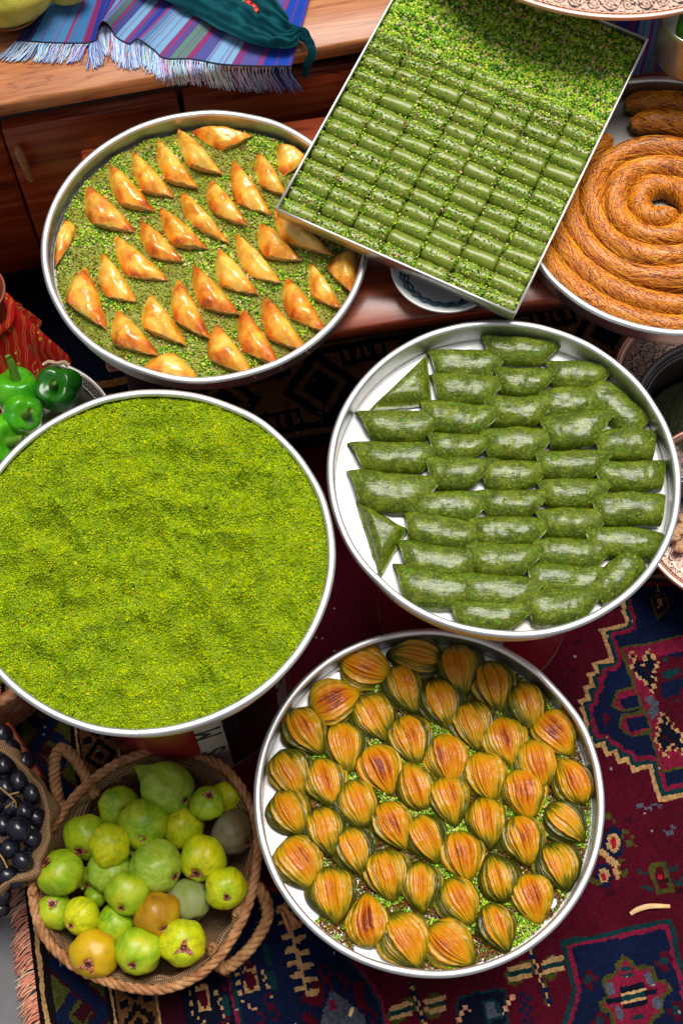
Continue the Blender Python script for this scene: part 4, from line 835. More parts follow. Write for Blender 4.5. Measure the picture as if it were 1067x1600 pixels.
def fuzz(path, R_, n, seed, L=.008):
    g = np.random.default_rng(seed); path = np.asarray(path); i = g.integers(0, len(path), n); parts = []
    for k in i:
        d = g.normal(size=3); d[2] = abs(d[2]); d /= np.linalg.norm(d); p = path[k] + d * R_ * .9; e = d + g.normal(size=3) * .8; e /= np.linalg.norm(e); l = L * g.uniform(.4, 1)
        parts.append(tube(np.array([p, p + (d + e) * l * .3, p + (d * .3 + e) * l * .8]), [.00022, .0002, .0001], 3, caps=False))
    return merge(parts)
ZR = .135
rim_px = [(52, 1400), (60, 1335), (92, 1278), (132, 1230), (190, 1190), (262, 1170), (335, 1190), (378, 1232), (400, 1285), (402, 1345), (382, 1430), (330, 1508), (262, 1544), (190, 1540), (118, 1510), (70, 1462)]
rimw = np.array([P(x, y, ZR) for x, y in rim_px]); rim = spline(rimw, 260, True); bc = rim.mean(0)
BK = empty('fig_basket', (bc[0], bc[1], 0), 'oval twisted-straw basket of green figs with burlap lining and rope handles', 'basket')
def ring_at(k, z): q = bc + (rim - bc) * k; q = q.copy(); q[:, 2] = z; return q
rm = obj('rim', *tube(ring_at(1, ZR), .0040, 8, closed=True), M['straw'], BK)
cl_path = np.vstack([ring_at(1, ZR), ring_at(1, ZR)[:1]])
for i, p in enumerate(rope_paths(np.vstack([ring_at(1, ZR)] + [ring_at(1, ZR)[:1]]), 3, .0040, 26)): 
    q = spline(p[::1], 420); strand_obj('strand', q, .0043, M['straw'], rm, 7, .15, i)
for i in range(9):
    z = .010 + i * .0135; kf = .80 + .19 * (i / 8) ** .8; q = ring_at(kf, z); c_ = obj('coil', *tube(q, .0068, 8, closed=True), M['straw'], BK)
    for j, p in enumerate(rope_paths(np.vstack([q, q[:1]]), 2, .0036, 22, ph=i)): strand_obj('strand', p, .0048, M['straw'], c_, 6, .1, 40 + i * 2 + j)
# burlap lining
nr = 40; prof = [(.955, ZR - .004), (.945, ZR - .020), (.925, ZR - .045), (.89, ZR - .075), (.83, .035), (.6, .028), (.3, .026), (.01, .026)]; pk = np.array(spline(np.array([(a, b, 0) for a, b in prof]), nr))[:, :2]
Vl = np.array([ring_at(k_, z_) for k_, z_ in pk]).transpose(1, 0, 2); ang = np.arange(len(rim)) / len(rim)
Vl[..., 2] += (noise(Vl.reshape(-1, 3), 22, 4, 2) * .007).reshape(Vl.shape[:2]) * (pk[:, 0] > .5); Vl[..., :2] += ((bc - Vl)[..., :2]) * (np.abs(noise(Vl.reshape(-1, 3), 16, 9, 2)) * .10).reshape(Vl.shape[:2])[..., None] * (pk[:, 0] < .95)[None, :, None]
per = np.linalg.norm(np.diff(rim, axis=0), axis=1).sum(); lo = obj('burlap_lining', Vl.reshape(-1, 3), gridF(len(rim), nr, cu=True), M['burlap'], BK)
sl = np.r_[0, np.cumsum(np.linalg.norm(np.diff(Vl[0], axis=0), axis=1))]; Uu = np.stack([np.tile((ang * per)[:, None], (1, nr)), np.tile(sl[None], (len(rim), 1))], -1).reshape(-1, 2) * (math.pi / .0034); uvs(lo.data, Uu)
def handle(px, zs, seed, R_=.0088):
    ctl = np.array([P(x, y, z) for (x, y), z in zip(px, zs)]); path = spline(ctl, 90); h_ = obj('handle', *tube(path, R_ * .62, 8), M['jute'], BK)
    for i, p in enumerate(rope_paths(path, 3, R_ * .52, 7)): strand_obj('strand', p, R_ * .62, M['jute'], h_, 8, .12, seed + i)
    V, F = fuzz(path, R_ * 1.02, 420, seed, .007); tag(obj('loose_fibres', V, F, M['jute'], h_), kind='stuff')
handle([(372, 1430), (392, 1382), (412, 1400), (418, 1432), (398, 1472), (366, 1505), (346, 1512), (336, 1490), (328, 1478)], [.12, .125, .12, .11, .10, .095, .10, .11, .115], 80)
handle([(150, 1242), (140, 1222), (118, 1188), (100, 1170), (88, 1180), (86, 1215), (92, 1250), (96, 1272)], [.12, .13, .14, .145, .14, .12, .105, .10], 90)

# ---- figs
def fig_mat(name, stops, stripe, bloom=None, rough=.38):
    t = NT(name); oi = t.n('ObjectInfo'); v = t.coords('Object'); va = t.n('VectorMath', operation='ADD'); t.l(v, va.inputs[0]); t.l(oi.outputs['Random'], va.inputs[1]); big = t.noise(va.outputs[0], 26, 3, .5)
    mp = t.n('Mapping'); mp.inputs['Scale'].default_value = (1, 1, .16); t.l(va.outputs[0], mp.inputs['Vector']); st_ = t.noise(mp.outputs[0], 150, 4, .6); sp = t.noise(va.outputs[0], 420, 2, .5)
    c = t.ramp(big, stops); c = t.mix(t.ramp(st_, [(.42, (0, 0, 0, 1)), (.68, (.75, .75, .75, 1))]), c, stripe); c = t.mix(t.ramp(sp, [(.70, (0, 0, 0, 1)), (.76, (.4, .4, .4, 1))]), c, srgb(216, 214, 150))
    br = t.noise(va.outputs[0], 48, 5, .7); c = t.mix(t.ramp(br, [(.58, (0, 0, 0, 1)), (.74, (.7, .7, .7, 1))]), c, srgb(146, 106, 24))
    if bloom: c = t.mix(t.ramp(t.noise(va.outputs[0], 34, 5, .7), [(.4, (0, 0, 0, 1)), (.62, (.85, .85, .85, 1))]), c, bloom)
    t.bump(st_, .35, .0016); return t.set(c, rough, spec=.4, sss=.12, sssr=(.8, .9, .2))
G1, G2, Yl, Am = srgb(150, 186, 20), srgb(120, 168, 14), srgb(214, 200, 14), srgb(214, 140, 8)
M['figG'] = fig_mat('green_fig_skin', [(.3, srgb(98, 146, 10)), (.5, srgb(142, 174, 14)), (.72, srgb(196, 190, 24))], srgb(172, 192, 50)); M['figY'] = fig_mat('yellow_green_fig_skin', [(.3, srgb(168, 192, 16)), (.55, srgb(206, 204, 16)), (.8, Yl)], srgb(140, 160, 20))
M['figA'] = fig_mat('amber_fig_skin', [(.3, srgb(200, 178, 16)), (.55, srgb(196, 156, 12)), (.8, srgb(172, 116, 12))], srgb(196, 150, 16)); M['figB'] = fig_mat('brown_blotched_fig_skin', [(.3, srgb(184, 164, 14)), (.5, srgb(168, 124, 14)), (.75, srgb(92, 46, 12))], srgb(176, 120, 16))
M['figP'] = fig_mat('bloomy_purple_fig_skin', [(.3, srgb(92, 100, 40)), (.6, srgb(96, 70, 46)), (.8, srgb(84, 60, 60))], srgb(110, 104, 56), srgb(120, 112, 92), .6); M['figT'] = fig_mat('grey_green_fig_skin', [(.3, srgb(104, 128, 50)), (.6, srgb(136, 146, 60)), (.8, srgb(156, 138, 56))], srgb(132, 148, 84), srgb(140, 146, 100), .6)
M['figS'] = fig_mat('striped_fig_skin', [(.3, srgb(120, 160, 26)), (.6, srgb(150, 180, 40)), (.8, srgb(176, 190, 60))], srgb(186, 202, 90))
t = NT('fig_eye_flesh'); f = t.noise(t.coords('Object'), 420, 4); M['fig_eye'] = t.set(t.ramp(f, [(.38, srgb(96, 30, 22)), (.5, srgb(150, 62, 46)), (.60, srgb(206, 152, 110))]), .5); M['fig_pit'] = simple('fig_eye_dark', srgb(60, 20, 16), .6, 300); M['fig_stem'] = simple('fig_stem', srgb(150, 150, 60), .6, 200)
CR = np.array([1, 0, 0.]); CU_ = np.array([0, SP, CP]); CT = np.array([0, -CP, SP])       # camera right, up, towards
CU_ = np.array([0, math.sin(PITCH), math.cos(PITCH)])
def fig(x, y, rp, z, mt, eye, label, neck=.12, flat=.90, star=0, seed=1, eyer=.13):
    r = rp * 1.08 * px_size(y, z); c = P(x, y, z)
    if eye is None: dirv = np.array([.3 * math.sin(seed), .4 * math.cos(seed * 2), -.85])
    else:
        dx, dy = eye; m2 = min(.96, dx * dx + dy * dy); dirv = CR * dx - CU_ * dy + CT * math.sqrt(1 - m2) * (1 if len(eye) == 2 else 0) if True else None
    dirv = dirv / np.linalg.norm(dirv); up0 = np.array([0, 0, 1.]) if abs(dirv[2]) < .9 else np.array([0, 1., 0]); X = np.cross(up0, dirv); X /= np.linalg.norm(X); Y = np.cross(dirv, X)
    na, nt = 40, 30; a = np.linspace(0, 2 * math.pi, na, endpoint=False)[:, None]; th = np.linspace(0.012, math.pi - .012, nt)[None]
    R_ = r * (1 + .030 * np.cos(5 * a + seed) * np.sin(th) + .016 * np.cos(9 * a + seed * 2) + .010 * np.cos(17 * a + seed * 3) * np.sin(th)); lat = np.sin(th) ** .95 * R_
    ax = np.cos(th) * r * flat; dip = -.12 * r * np.exp(-(th / .22) ** 2); nk = -neck * 2.2 * r * np.clip((th - 2.35) / .8, 0, 1) ** 2
    lat = lat * (1 - .0 * a); ax = ax + dip + nk + 0 * a; lat = np.where(th > 2.6, np.maximum(lat, r * .10 * (neck > .05)), lat)
    L = np.stack([lat * np.cos(a), lat * np.sin(a), ax], -1).reshape(-1, 3); L = L + noise(L + seed, 34, seed, 2)[:, None] * .0026 * (L / (np.linalg.norm(L, axis=1)[:, None] + 1e-9))
    me = fast_mesh('fig', L, [gridF(na, nt, cu=True)[:, ::-1]]); o = link('fig', me, M[mt], None, c); Mx = Matrix((X, Y, dirv)).transposed(); o.rotation_euler = Mx.to_euler()
    tag(o, label, 'fig', 'figs heaped in the basket')
    g = np.random.default_rng(seed); n = 14; aa = np.linspace(0, 2 * math.pi, n, endpoint=False); er = r * eyer; arm = (1 + (star * np.clip(np.cos(aa * 3 + seed), 0, 1) ** 3 * 1.0)) * g.uniform(.8, 1.25, n)
    top = (flat - .12) * r
    zz = lambda q: top + .0042 + .075 * r * np.clip((q / er - 1) / 1.6, -.4, 1) - (q ** 2) / (2 * r) * .35
    rr1, rr2 = er * arm, er * .62 * np.ones(n)
    Ve = np.vstack([np.c_[rr1 * np.cos(aa), rr1 * np.sin(aa), zz(rr1)], np.c_[rr2 * np.cos(aa), rr2 * np.sin(aa), np.full(n, top + .0034)], [[0, 0, top + .0014]]]); j = np.arange(n); j2 = (j + 1) % n
    e = link('eye', fast_mesh('eye', Ve, [np.stack([j, j2, n + j2, n + j], -1)]), M['fig_eye'], o); Vp = np.vstack([Ve[n:2 * n] * [1.0, 1.0, 1], Ve[2 * n:] - [0, 0, .001]]); link('eye_pit', fast_mesh('eye_pit', Vp, [np.stack([j, j2, np.full(n, n)], -1)]), M['fig_pit'], e)
    if neck > .05:
        zb = -(flat + neck * 2.0) * r; V, F = tube(np.array([(0, 0, zb + .004), (.001, 0, zb - .003), (.002, .001, zb - .008)]), [r * .10, r * .09, r * .075], 8); link('stem', fast_mesh('stem', V, F), M['fig_stem'], o)
hi, md, lw = .142, .118, .092
FG = [(188, 1262, 31, md, 'figG', (.4, -.05), 'green fig behind the basket centre beside the big necked fig', .0, .9, 0), (225, 1288, 37, hi, 'figG', (.02, .42), 'large round green fig with a red eye low on it', .0, .88, 0), (136, 1307, 34, md, 'figG', (-.2, .5), 'green fig with a torn pink eye at the upper left of the heap', .0, .9, 1),
      (172, 1321, 31, hi + .01, 'figY', None, 'shiny yellow fig without visible eye, upper left of the heap', .0, .84, 0), (96, 1363, 34, hi, 'figG', (-.62, -.62), 'smooth bright green fig at the left edge of the basket', .10, .92, 1), (262, 1231, 38, hi, 'figS', (.75, .35), 'biggest green fig with a pointed neck at the back', .42, 1.05, 0),
      (324, 1257, 26, hi, 'figG', (.2, -.7), 'small split green fig near the far right rim', .0, .9, 1), (357, 1244, 25, lw + .01, 'figY', None, 'dull olive-brown fig tucked under the far right rim', .0, .9, 0), (365, 1301, 34, md, 'figP', (.75, .35), 'dark purple-grey wrinkled fig at the right rim', .0, .9, 1),
      (286, 1292, 32, md, 'figY', None, 'pale yellow-green fig at the centre back of the heap', .0, .94, 0), (317, 1340, 34, hi, 'figY', (-.23, .55), 'olive-yellow fig with a star-shaped red eye right of centre', .0, .92, 1), (137, 1370, 17, lw, 'figG', (.1, .5), 'tiny split green fig between bigger ones on the left', .0, .9, 1),
      (173, 1360, 33, md, 'figS', None, 'striped pale green fig under the shiny yellow one', .0, .85, 0), (200, 1395, 33, hi + .012, 'figG', (-.18, .52), 'round green fig with a small pink eye at the heap centre', .0, .9, 0), (152, 1400, 18, lw, 'figG', None, 'small plain green fig left of the heap centre', .0, .9, 0),
      (86, 1422, 27, md, 'figG', (.0, -.60), 'green fig with a gaping brown opening at the left', .0, .9, 1), (127, 1431, 27, hi, 'figY', (-.4, .28), 'small yellow fig with a brown eye at lower left', .0, .95, 0), (180, 1444, 28, md + .008, 'figG', None, 'wrinkled green fig just below the heap centre', .0, .95, 0),
      (147, 1491, 36, hi, 'figA', (-.10, .18), 'large amber fig with a star-shaped eye at the front left', .0, .86, 1.3), (216, 1486, 35, hi, 'figG', (-.1, .35), 'light green fig with a pink eye at the front', .0, .92, .4), (245, 1355, 39, hi, 'figS', (.82, .24), 'large striped green fig at the heap centre', .08, .95, 0),
      (247, 1429, 35, hi, 'figB', (.38, .38), 'brown and amber blotched fig in front of the centre', .0, .92, .6), (297, 1407, 32, md, 'figT', (.3, .8), 'dull grey-green fig with bloom right of the centre', .0, .98, 0), (354, 1387, 31, hi, 'figY', (.1, .22), 'yellow-green fig with a dark eye against the right rim', .0, .9, .3),
      (285, 1473, 33, hi, 'figY', (.2, -.05), 'yellow fig with a large star-shaped eye at the front right', .0, .9, 1.6), (211, 1338, 20, lw, 'figG', (.0, .6), 'half-hidden green fig under the heap centre', .0, .9, .5)]
for i, (x, y, r, z, mt, ey, lb, nk, fl, stp) in enumerate(FG): fig(x, y, r, z, mt, ey, lb, nk, fl, stp, i + 3, .21 if stp >= 1 else .16)

# ================================================================ grapes in burlap, small basket at the left edge
t = NT('black_grape_skin'); v = t.coords('Object'); oi = t.n('ObjectInfo'); va = t.n('VectorMath', operation='ADD'); t.l(v, va.inputs[0]); t.l(oi.outputs['Location'], va.inputs[1]); f = t.noise(va.outputs[0], 60, 5, .65)
c = t.ramp(f, [(.38, srgb(8, 8, 16)), (.6, srgb(18, 19, 34)), (.84, srgb(72, 78, 100))]); rr = t.ramp(f, [(.4, (.14, .14, .14, 1)), (.7, (.5, .5, .5, 1))]); M['grape'] = t.set(c, rr, coat=.2, coatr=.1); M['twig'] = simple('grape_stalk', srgb(150, 118, 62), .6, 200)
ga = np.linspace(0, 2 * math.pi, 20, endpoint=False)[:, None]; gt_ = np.linspace(.02, math.pi - .02, 14)[None]; GV = np.stack([np.sin(gt_) * np.cos(ga), np.sin(gt_) * np.sin(ga), 1.12 * np.cos(gt_) + 0 * ga], -1).reshape(-1, 3); GME = fast_mesh('grape', GV, gridF(20, 14, cu=True)[:, ::-1]); GME.materials.append(M['grape'])
gc = P(20, 1270, .16); GB = empty('grape_bunch', (gc[0], gc[1], .10), 'bunch of dark blue grapes lying in burlap at the left edge', 'grapes')
GP = [(4, 1150, .15), (16, 1172, .15), (40, 1190, .14), (6, 1196, .16), (30, 1222, .16), (52, 1240, .165), (10, 1232, .165), (-14, 1216, .16), (40, 1268, .17), (20, 1262, .165), (58, 1278, .16), (30, 1296, .185), (6, 1290, .17), (52, 1312, .165), (-12, 1300, .17), (16, 1326, .175), (36, 1345, .175), (-4, 1352, .17), (46, 1338, .15), (12, 1368, .16), (30, 1372, .15), (-14, 1386, .16), (4, 1398, .14), (-30, 1260, .16), (-30, 1330, .16), (20, 1205, .14), (50, 1295, .15), (-6, 1256, .17), (-8, 1330, .18), (0, 1420, .12)]
for i, (x, y, z) in enumerate(GP):
    p = P(x, y, z); o = link('grape', GME, None, GB, p - np.array(GB.location)); s = (19 if i in (11,) else R0.uniform(14.5, 17.5)) * px_size(y, z); o.scale = (s, s, s); o.rotation_euler = (R0.uniform(0, 3), R0.uniform(0, 3), 0)
for pth in ([(-10, 1222, .19), (12, 1240, .195), (24, 1252, .19), (26, 1262, .18)], [(14, 1242, .195), (30, 1238, .19)], [(24, 1252, .19), (10, 1262, .18)], [(-8, 1328, .20), (4, 1340, .20), (12, 1356, .195)], [(34, 1258, .185), (30, 1275, .18)]):
    q = spline(np.array([P(*k_) for k_ in pth]), 10); V, F = tube(q, .0016, 6); obj('stalk', V, F, M['twig'], GB)
# burlap cloth with a rolled lip around the grapes
cx_, cy_ = -30, 1285
lip_px = [(-40, 1150), (10, 1172), (36, 1195), (62, 1222), (78, 1262), (82, 1298), (74, 1328), (62, 1345), (58, 1362), (38, 1372), (5, 1388), (-40, 1410)]; lip = spline(np.array([P(x, y, .0) for x, y in lip_px]), 80); cc_ = P(cx_, cy_, 0)
prof = [(.45, .06), (.62, .075), (.78, .105), (.86, .140), (.91, .168), (.96, .180), (1.01, .176), (1.045, .158), (1.05, .13), (1.03, .09), (1.02, .05), (1.03, .012)]
prof = spline(np.array([(a_, b_, 0) for a_, b_ in prof]), 44)[:, :2]; Vb = np.zeros((80, 44, 3))
for i in range(80):
    for j in range(44):
        k_, z_ = prof[j]; base = P(*(np.array([cx_, cy_]) + 0), z_); q = cc_ + (lip[i] - cc_) * k_; sc2 = (H - z_) / H; Vb[i, j] = (q[0] * sc2, q[1] * sc2, z_)
fold = (noise(Vb.reshape(-1, 3), 14, 71, 2) * .012).reshape(80, 44); Vb[..., 2] += fold * np.clip(prof[:, 1] / .17, 0, 1); dirn = Vb - cc_ * [.93, .93, 0]; dirn[..., 2] = 0; dirn /= np.linalg.norm(dirn, axis=2)[..., None]; Vb += dirn * (noise(Vb.reshape(-1, 3), 20, 73, 2) * .010).reshape(80, 44)[..., None]
bo = obj('burlap_sack', Vb.reshape(-1, 3), gridF(80, 44), M['burlap']); tag(bo, 'rolled brown burlap sacking around the dark grapes', 'sackcloth')
su = np.r_[0, np.cumsum(np.linalg.norm(np.diff(Vb[:, 22], axis=0), axis=1))]; sv = np.r_[0, np.cumsum(np.linalg.norm(np.diff(Vb[40], axis=0), axis=1))]; uvs(bo.data, np.stack(np.meshgrid(su, sv, indexing='ij'), -1).reshape(-1, 2) * (math.pi / .0030))
a_, b_ = P(14, 1150, .13), P(46, 1202, .13); dd = (b_ - a_); V, F = box((-.02, -.012, .004), (np.linalg.norm(dd) + .02, .012, .135), math.atan2(dd[1], dd[0]), a_[:2], .002); tag(obj('crate_board', V, F, M['wood_table'], smooth=False), 'red-brown wooden board edge behind the grapes', 'board')
# small basket with a yellow fruit under tray B's left edge
bp = P(-22, 1040, .16); SB = empty('fruit_basket', (bp[0], bp[1], 0), 'small straw basket holding a yellow fruit at the left edge', 'basket'); a = np.linspace(0, 2 * math.pi, 90, endpoint=False)
for i in range(8):
    z = .012 + i * .021; R_ = .052 + .0022 * i; q = np.c_[bp[0] + R_ * np.cos(a), bp[1] + R_ * np.sin(a), np.full(90, z)]; k_ = obj('rim' if i == 7 else 'coil', *tube(q, .0095, 8, closed=True), M['straw'], SB)
    for j, p in enumerate(rope_paths(np.vstack([q, q[:1]]), 3, .0052, 9, ph=i)): strand_obj('strand', p, .0058, M['straw'], k_, 7, .1, i * 3 + j)
fig(-10, 1040, 31, .16, 'figY', None, 'yellow fruit in the small basket at the left edge', .0, .95, 0, 77); 
# ================================================================ peppers and their silver platter
pc = P(40, 690, .12); PLT = empty('silver_platter', (pc[0], pc[1], 0), 'engraved silver platter holding the green peppers', 'platter')
o3 = np.array([pc[0], pc[1], 0]); RP_ = np.linalg.norm(P(158, 606, .13)[:2] - pc[:2])
M['silver'] = metal_mat('tarnished_silver', (.55, .53, .50, 1), .33)
V, F = lathe([(.001, .100), (RP_ * .7, .098), (RP_ * .82, .108), (RP_ * .86, .118)], 120, o3); obj('well', V, F, M['silver'], PLT)
V, F = lathe([(.001, .096), (RP_ * .7, .094), (RP_ * .84, .104), (RP_ * .99, .126)], 120, o3); obj('underside', V, F[:, ::-1], M['silver'], PLT)
V, F = lathe([(RP_ * .86, .1185), (RP_ * .88, .1205), (RP_ * .97, .127), (RP_, .130), (RP_ * 1.004, .129)], 120, o3); obj('border', V, F, M['silver'], PLT)
V, F = lathe([(.05, .004), (.052, .01), (.035, .04), (.03, .07), (.05, .094)], 48, o3); obj('foot', V, F, M['silver'], PLT)
def bead(k, R_, z, r, name, mat, n=10):
    th = np.linspace(0, 2 * math.pi, k, endpoint=False); V = []; Fs = []
    parts = [tube(np.c_[o3[0] + (R_ + .0045 * np.cos(s)) * np.cos(t0 + .6 * np.sin(s) * .03), o3[1] + (R_ + .0045 * np.cos(s)) * np.sin(t0 + .022 * np.sin(s)), np.full(len(s), z)], r, 5, closed=True) for t0 in th for s in [np.linspace(0, 2 * math.pi, 10, endpoint=False)]]
    obj(name, *merge(parts), mat, PLT)
bead(110, RP_ * .925, .1245, .0011, 'engraved_scrolls', M['dark_steel'])
for k_, z_ in ((.885, .1218), (.965, .1275)):
    a = np.linspace(0, 2 * math.pi, 160, endpoint=False); V, F = tube(np.c_[o3[0] + RP_ * k_ * np.cos(a), o3[1] + RP_ * k_ * np.sin(a), np.full(160, z_)], .0012, 6, closed=True); obj('beading', V, F, M['silver'], PLT)
def pep_mat(name, lo, hi_):
    t = NT(name); f = t.noise(t.coords('Object'), 16, 4, .55); return t.set(t.ramp(f, [(.35, lo), (.7, hi_)]), .32, coat=.35, coatr=.14, sss=.06, sssr=(.2, .9, .1))
M['pepD'] = pep_mat('dark_green_pepper', srgb(18, 92, 10), srgb(40, 134, 18)); M['pepL'] = pep_mat('green_pepper', srgb(40, 146, 10), srgb(98, 184, 24)); M['pstem'] = simple('pepper_stem', srgb(96, 140, 40), .5, 120)
def pepper(x, y, z, rpx, dirv, mt, lobes, label, seed, hgt=.9, stem=.55):
    c = P(x, y, z); r = rpx * px_size(y, z); na, nt = 72, 40; a = np.linspace(0, 2 * math.pi, na, endpoint=False)[:, None]; th = np.linspace(.01, math.pi - .01, nt)[None]
    lob = np.abs(np.cos(a * lobes / 2 + seed)) ** .7; R_ = r * (.88 + .13 * lob * np.sin(th) ** .4 + 0 * th); lat = R_ * np.sin(th) ** .72; ax = np.cos(th) * r * hgt - .24 * r * np.exp(-(th / .36) ** 2) + .10 * r * lob * np.exp(-((th - .75) / .3) ** 2)
    L = np.stack([lat * np.cos(a), lat * np.sin(a), ax + 0 * a], -1).reshape(-1, 3); L += noise(L, 20, seed, 2)[:, None] * .0028 * (L / (np.linalg.norm(L, axis=1)[:, None] + 1e-9))
    o = link('green_pepper', fast_mesh('green_pepper', L, gridF(na, nt, cu=True)[:, ::-1]), M[mt], None, c); d = np.array(dirv, float); d /= np.linalg.norm(d); o.rotation_euler = Vector(d).to_track_quat('Z', 'Y').to_euler(); tag(o, label, 'pepper', 'green peppers on the platter')
    z0 = r * (hgt - .32); V, F = tube(spline(np.array([(0, 0, z0), (.002, .002, z0 + r * stem * .45), (.006, .004, z0 + r * stem), (.010, .005, z0 + r * stem * 1.35)]), 12), np.linspace(.0095, .0055, 12), 9); link('stem', fast_mesh('stem', V, F), M['pstem'], o)
pepper(92, 608, .165, 38, (-.15, -.25, .9), 'pepD', 4, 'dark green pepper facing up beside the platter rim', 1, .85, .5); pepper(28, 612, .165, 38, (.1, .35, .9), 'pepL', 3, 'bright green pepper with an upright stem at the back of the platter', 2, .9, .95); pepper(36, 648, .185, 33, (.35, -.45, .75), 'pepL', 4, 'green pepper with a pale stem lying in front of the others', 3, .95, .6); pepper(-4, 690, .16, 46, (.6, -.3, .5), 'pepL', 3, 'smooth green pepper half hidden by the powder tray', 4, 1.0, .7)
q = np.array([P(68, 570, .19), P(78, 565, .195), P(90, 568, .195), P(100, 566, .195), P(108, 571, .19)]); V, F = tube(spline(q, 14), np.linspace(.003, .0045, 14), 7); tag(obj('dried_curl', V, F, simple('pale_dried_peel', srgb(206, 172, 142), .7, 120)), 'pale curled peel lying behind the dark green pepper', 'peel')
# ================================================================ clay jug wrapped in red cloth
jc = P(-14, 520, .20); o3 = np.array([jc[0], jc[1], 0]); M['clay'] = simple('brown_clay', srgb(150, 76, 54), .5, 30, .2)
JUG = empty('clay_jug', (jc[0], jc[1], 0), 'round brown clay jug at the left edge wrapped in red cloth', 'jug')
V, F = lathe(spline(np.array([(.03, .004, 0), (.055, .01, 0), (.078, .08, 0), (.083, .14, 0), (.070, .20, 0), (.046, .245, 0), (.040, .27, 0), (.046, .30, 0), (.056, .33, 0), (.052, .332, 0), (.036, .29, 0), (.03, .26, 0)]), 50)[:, :2], 72, o3); obj('body', V, F, M['clay'], JUG)
t = NT('red_printed_cotton'); v = t.coords('Object'); wv = t.n('TexWave'); wv.inputs['Scale'].default_value = 26; wv.inputs['Distortion'].default_value = 5; wv.inputs['Detail'].default_value = 1; t.l(v, wv.inputs['Vector']); vo = t.n('TexVoronoi'); vo.inputs['Scale'].default_value = 55; t.l(v, vo.inputs['Vector'])
c = t.ramp(wv.outputs[1], [(.0, srgb(186, 22, 20)), (.66, srgb(196, 30, 20)), (.72, srgb(230, 150, 30)), (.77, srgb(190, 24, 20)), (.84, srgb(20, 90, 96)), (.88, srgb(226, 170, 60)), (.92, srgb(186, 22, 22))], 'CONSTANT'); c = t.mix(t.ramp(vo.outputs[0], [(.16, (1, 1, 1, 1)), (.2, (0, 0, 0, 1))]), c, srgb(222, 180, 60)); M['redcloth'] = t.set(c, .8, spec=.2)
na, nt = 90, 34; a = np.linspace(0, 2 * math.pi, na, endpoint=False)[:, None]; s = np.linspace(0, 1, nt)[None]
rr = .050 + .045 * s + .030 * s * s; zz = .262 - .19 * s ** 1.25 + 0 * a; pl = 1 + (.05 + .12 * s) * np.sin(a * 9 + 2 * s) * s; cut = (1 - .36 * np.clip(np.cos(a - .75), 0, 1) ** 3 * s)
Vc = np.stack([o3[0] + rr * pl * cut * np.cos(a), o3[1] + rr * pl * cut * np.sin(a), zz + .02 * np.sin(a * 4 + 1) * s + .09 * np.clip(np.cos(a - .75), 0, 1) ** 3 * s], -1).reshape(-1, 3); rc = obj('red_cloth', Vc, gridF(na, nt, cu=True), M['redcloth']); tag(rc, 'red patterned cotton cloth draped round the clay jug', 'cloth')
a = np.linspace(0, 2 * math.pi, 80, endpoint=False); V, F = tube(np.c_[o3[0] + .050 * np.cos(a), o3[1] + .050 * np.sin(a), .264 + .004 * np.sin(5 * a)], .009, 8, closed=True); obj('gathered_neck', V, F, M['redcloth'], rc)
# ================================================================ textiles on the cabinet
ZT = .609
STR = [(.0, (26, 40, 84)), (.045, (70, 130, 176)), (.13, (150, 50, 96)), (.14, (60, 118, 168)), (.17, (130, 40, 92)), (.185, (28, 56, 150)), (.245, (150, 48, 110)), (.262, (30, 62, 156)), (.285, (120, 168, 206)), (.33, (140, 52, 110)), (.345, (86, 128, 176)), (.365, (96, 128, 120)), (.40, (150, 60, 110)), (.415, (70, 84, 150)), (.45, (126, 176, 214)), (.50, (150, 60, 120)), (.512, (70, 80, 150)), (.535, (34, 66, 170)), (.585, (150, 60, 110)), (.60, (96, 130, 180)), (.625, (130, 178, 214)), (.70, (150, 60, 116)), (.72, (92, 84, 150)), (.745, (100, 140, 126)), (.785, (150, 56, 110)), (.80, (86, 88, 156)), (.83, (134, 182, 218)), (.885, (140, 64, 124)), (.90, (90, 90, 160)), (.935, (150, 60, 116)), (.945, (28, 70, 176))]
def cloth_mat(name, fringe=False):
    t = NT(name); uv = t.n('UVMap'); sx = t.n('SeparateXYZ'); t.l(uv.outputs[0], sx.inputs[0]); lift = (lambda c: srgb(*[min(255, x * (1.18 if fringe else 1) + (22 if fringe else 0)) for x in c]))
    c = t.ramp(sx.outputs[0], [(p, lift(q)) for p, q in STR], 'CONSTANT')
    ln_ = t.ramp(t.math('ADD', t.math('MULTIPLY', t.math('SINE', t.math('MULTIPLY', sx.outputs[0], 520)), .25), t.math('ADD', .25, t.math('MULTIPLY', t.math('SINE', t.math('MULTIPLY', sx.outputs[0], 190)), .25))), [(.46, (0, 0, 0, 1)), (.54, (.6, .6, .6, 1))]); c = t.mix(ln_, c, srgb(120, 60, 130))
    if fringe: gm = t.n('NewGeometry'); c = t.mix(.75, c, t.ramp(gm.outputs['Random Per Island'], [(0, srgb(200, 220, 236)), (.3, srgb(96, 150, 200)), (.5, srgb(170, 40, 80)), (.62, srgb(220, 228, 232)), (.78, srgb(50, 70, 170)), (.9, srgb(180, 190, 140))], 'CONSTANT'))
    else:
        wx = t.math('SINE', t.math('MULTIPLY', sx.outputs[0], 1500)); wy = t.math('SINE', t.math('MULTIPLY', sx.outputs[1], 700)); h = t.math('MULTIPLY', wx, wy); c = t.mix(.45, c, t.ramp(t.math('ADD', t.math('MULTIPLY', h, .5), .5), [(.2, (.5, .5, .55, 1)), (.8, (1, 1, 1, 1))]), 'MULTIPLY'); t.bump(h, .5, .001)
    return t.set(c, .85, spec=.2)
M['stripe'] = cloth_mat('striped_woven_cotton'); M['tassel'] = cloth_mat('loose_cotton_threads', True)
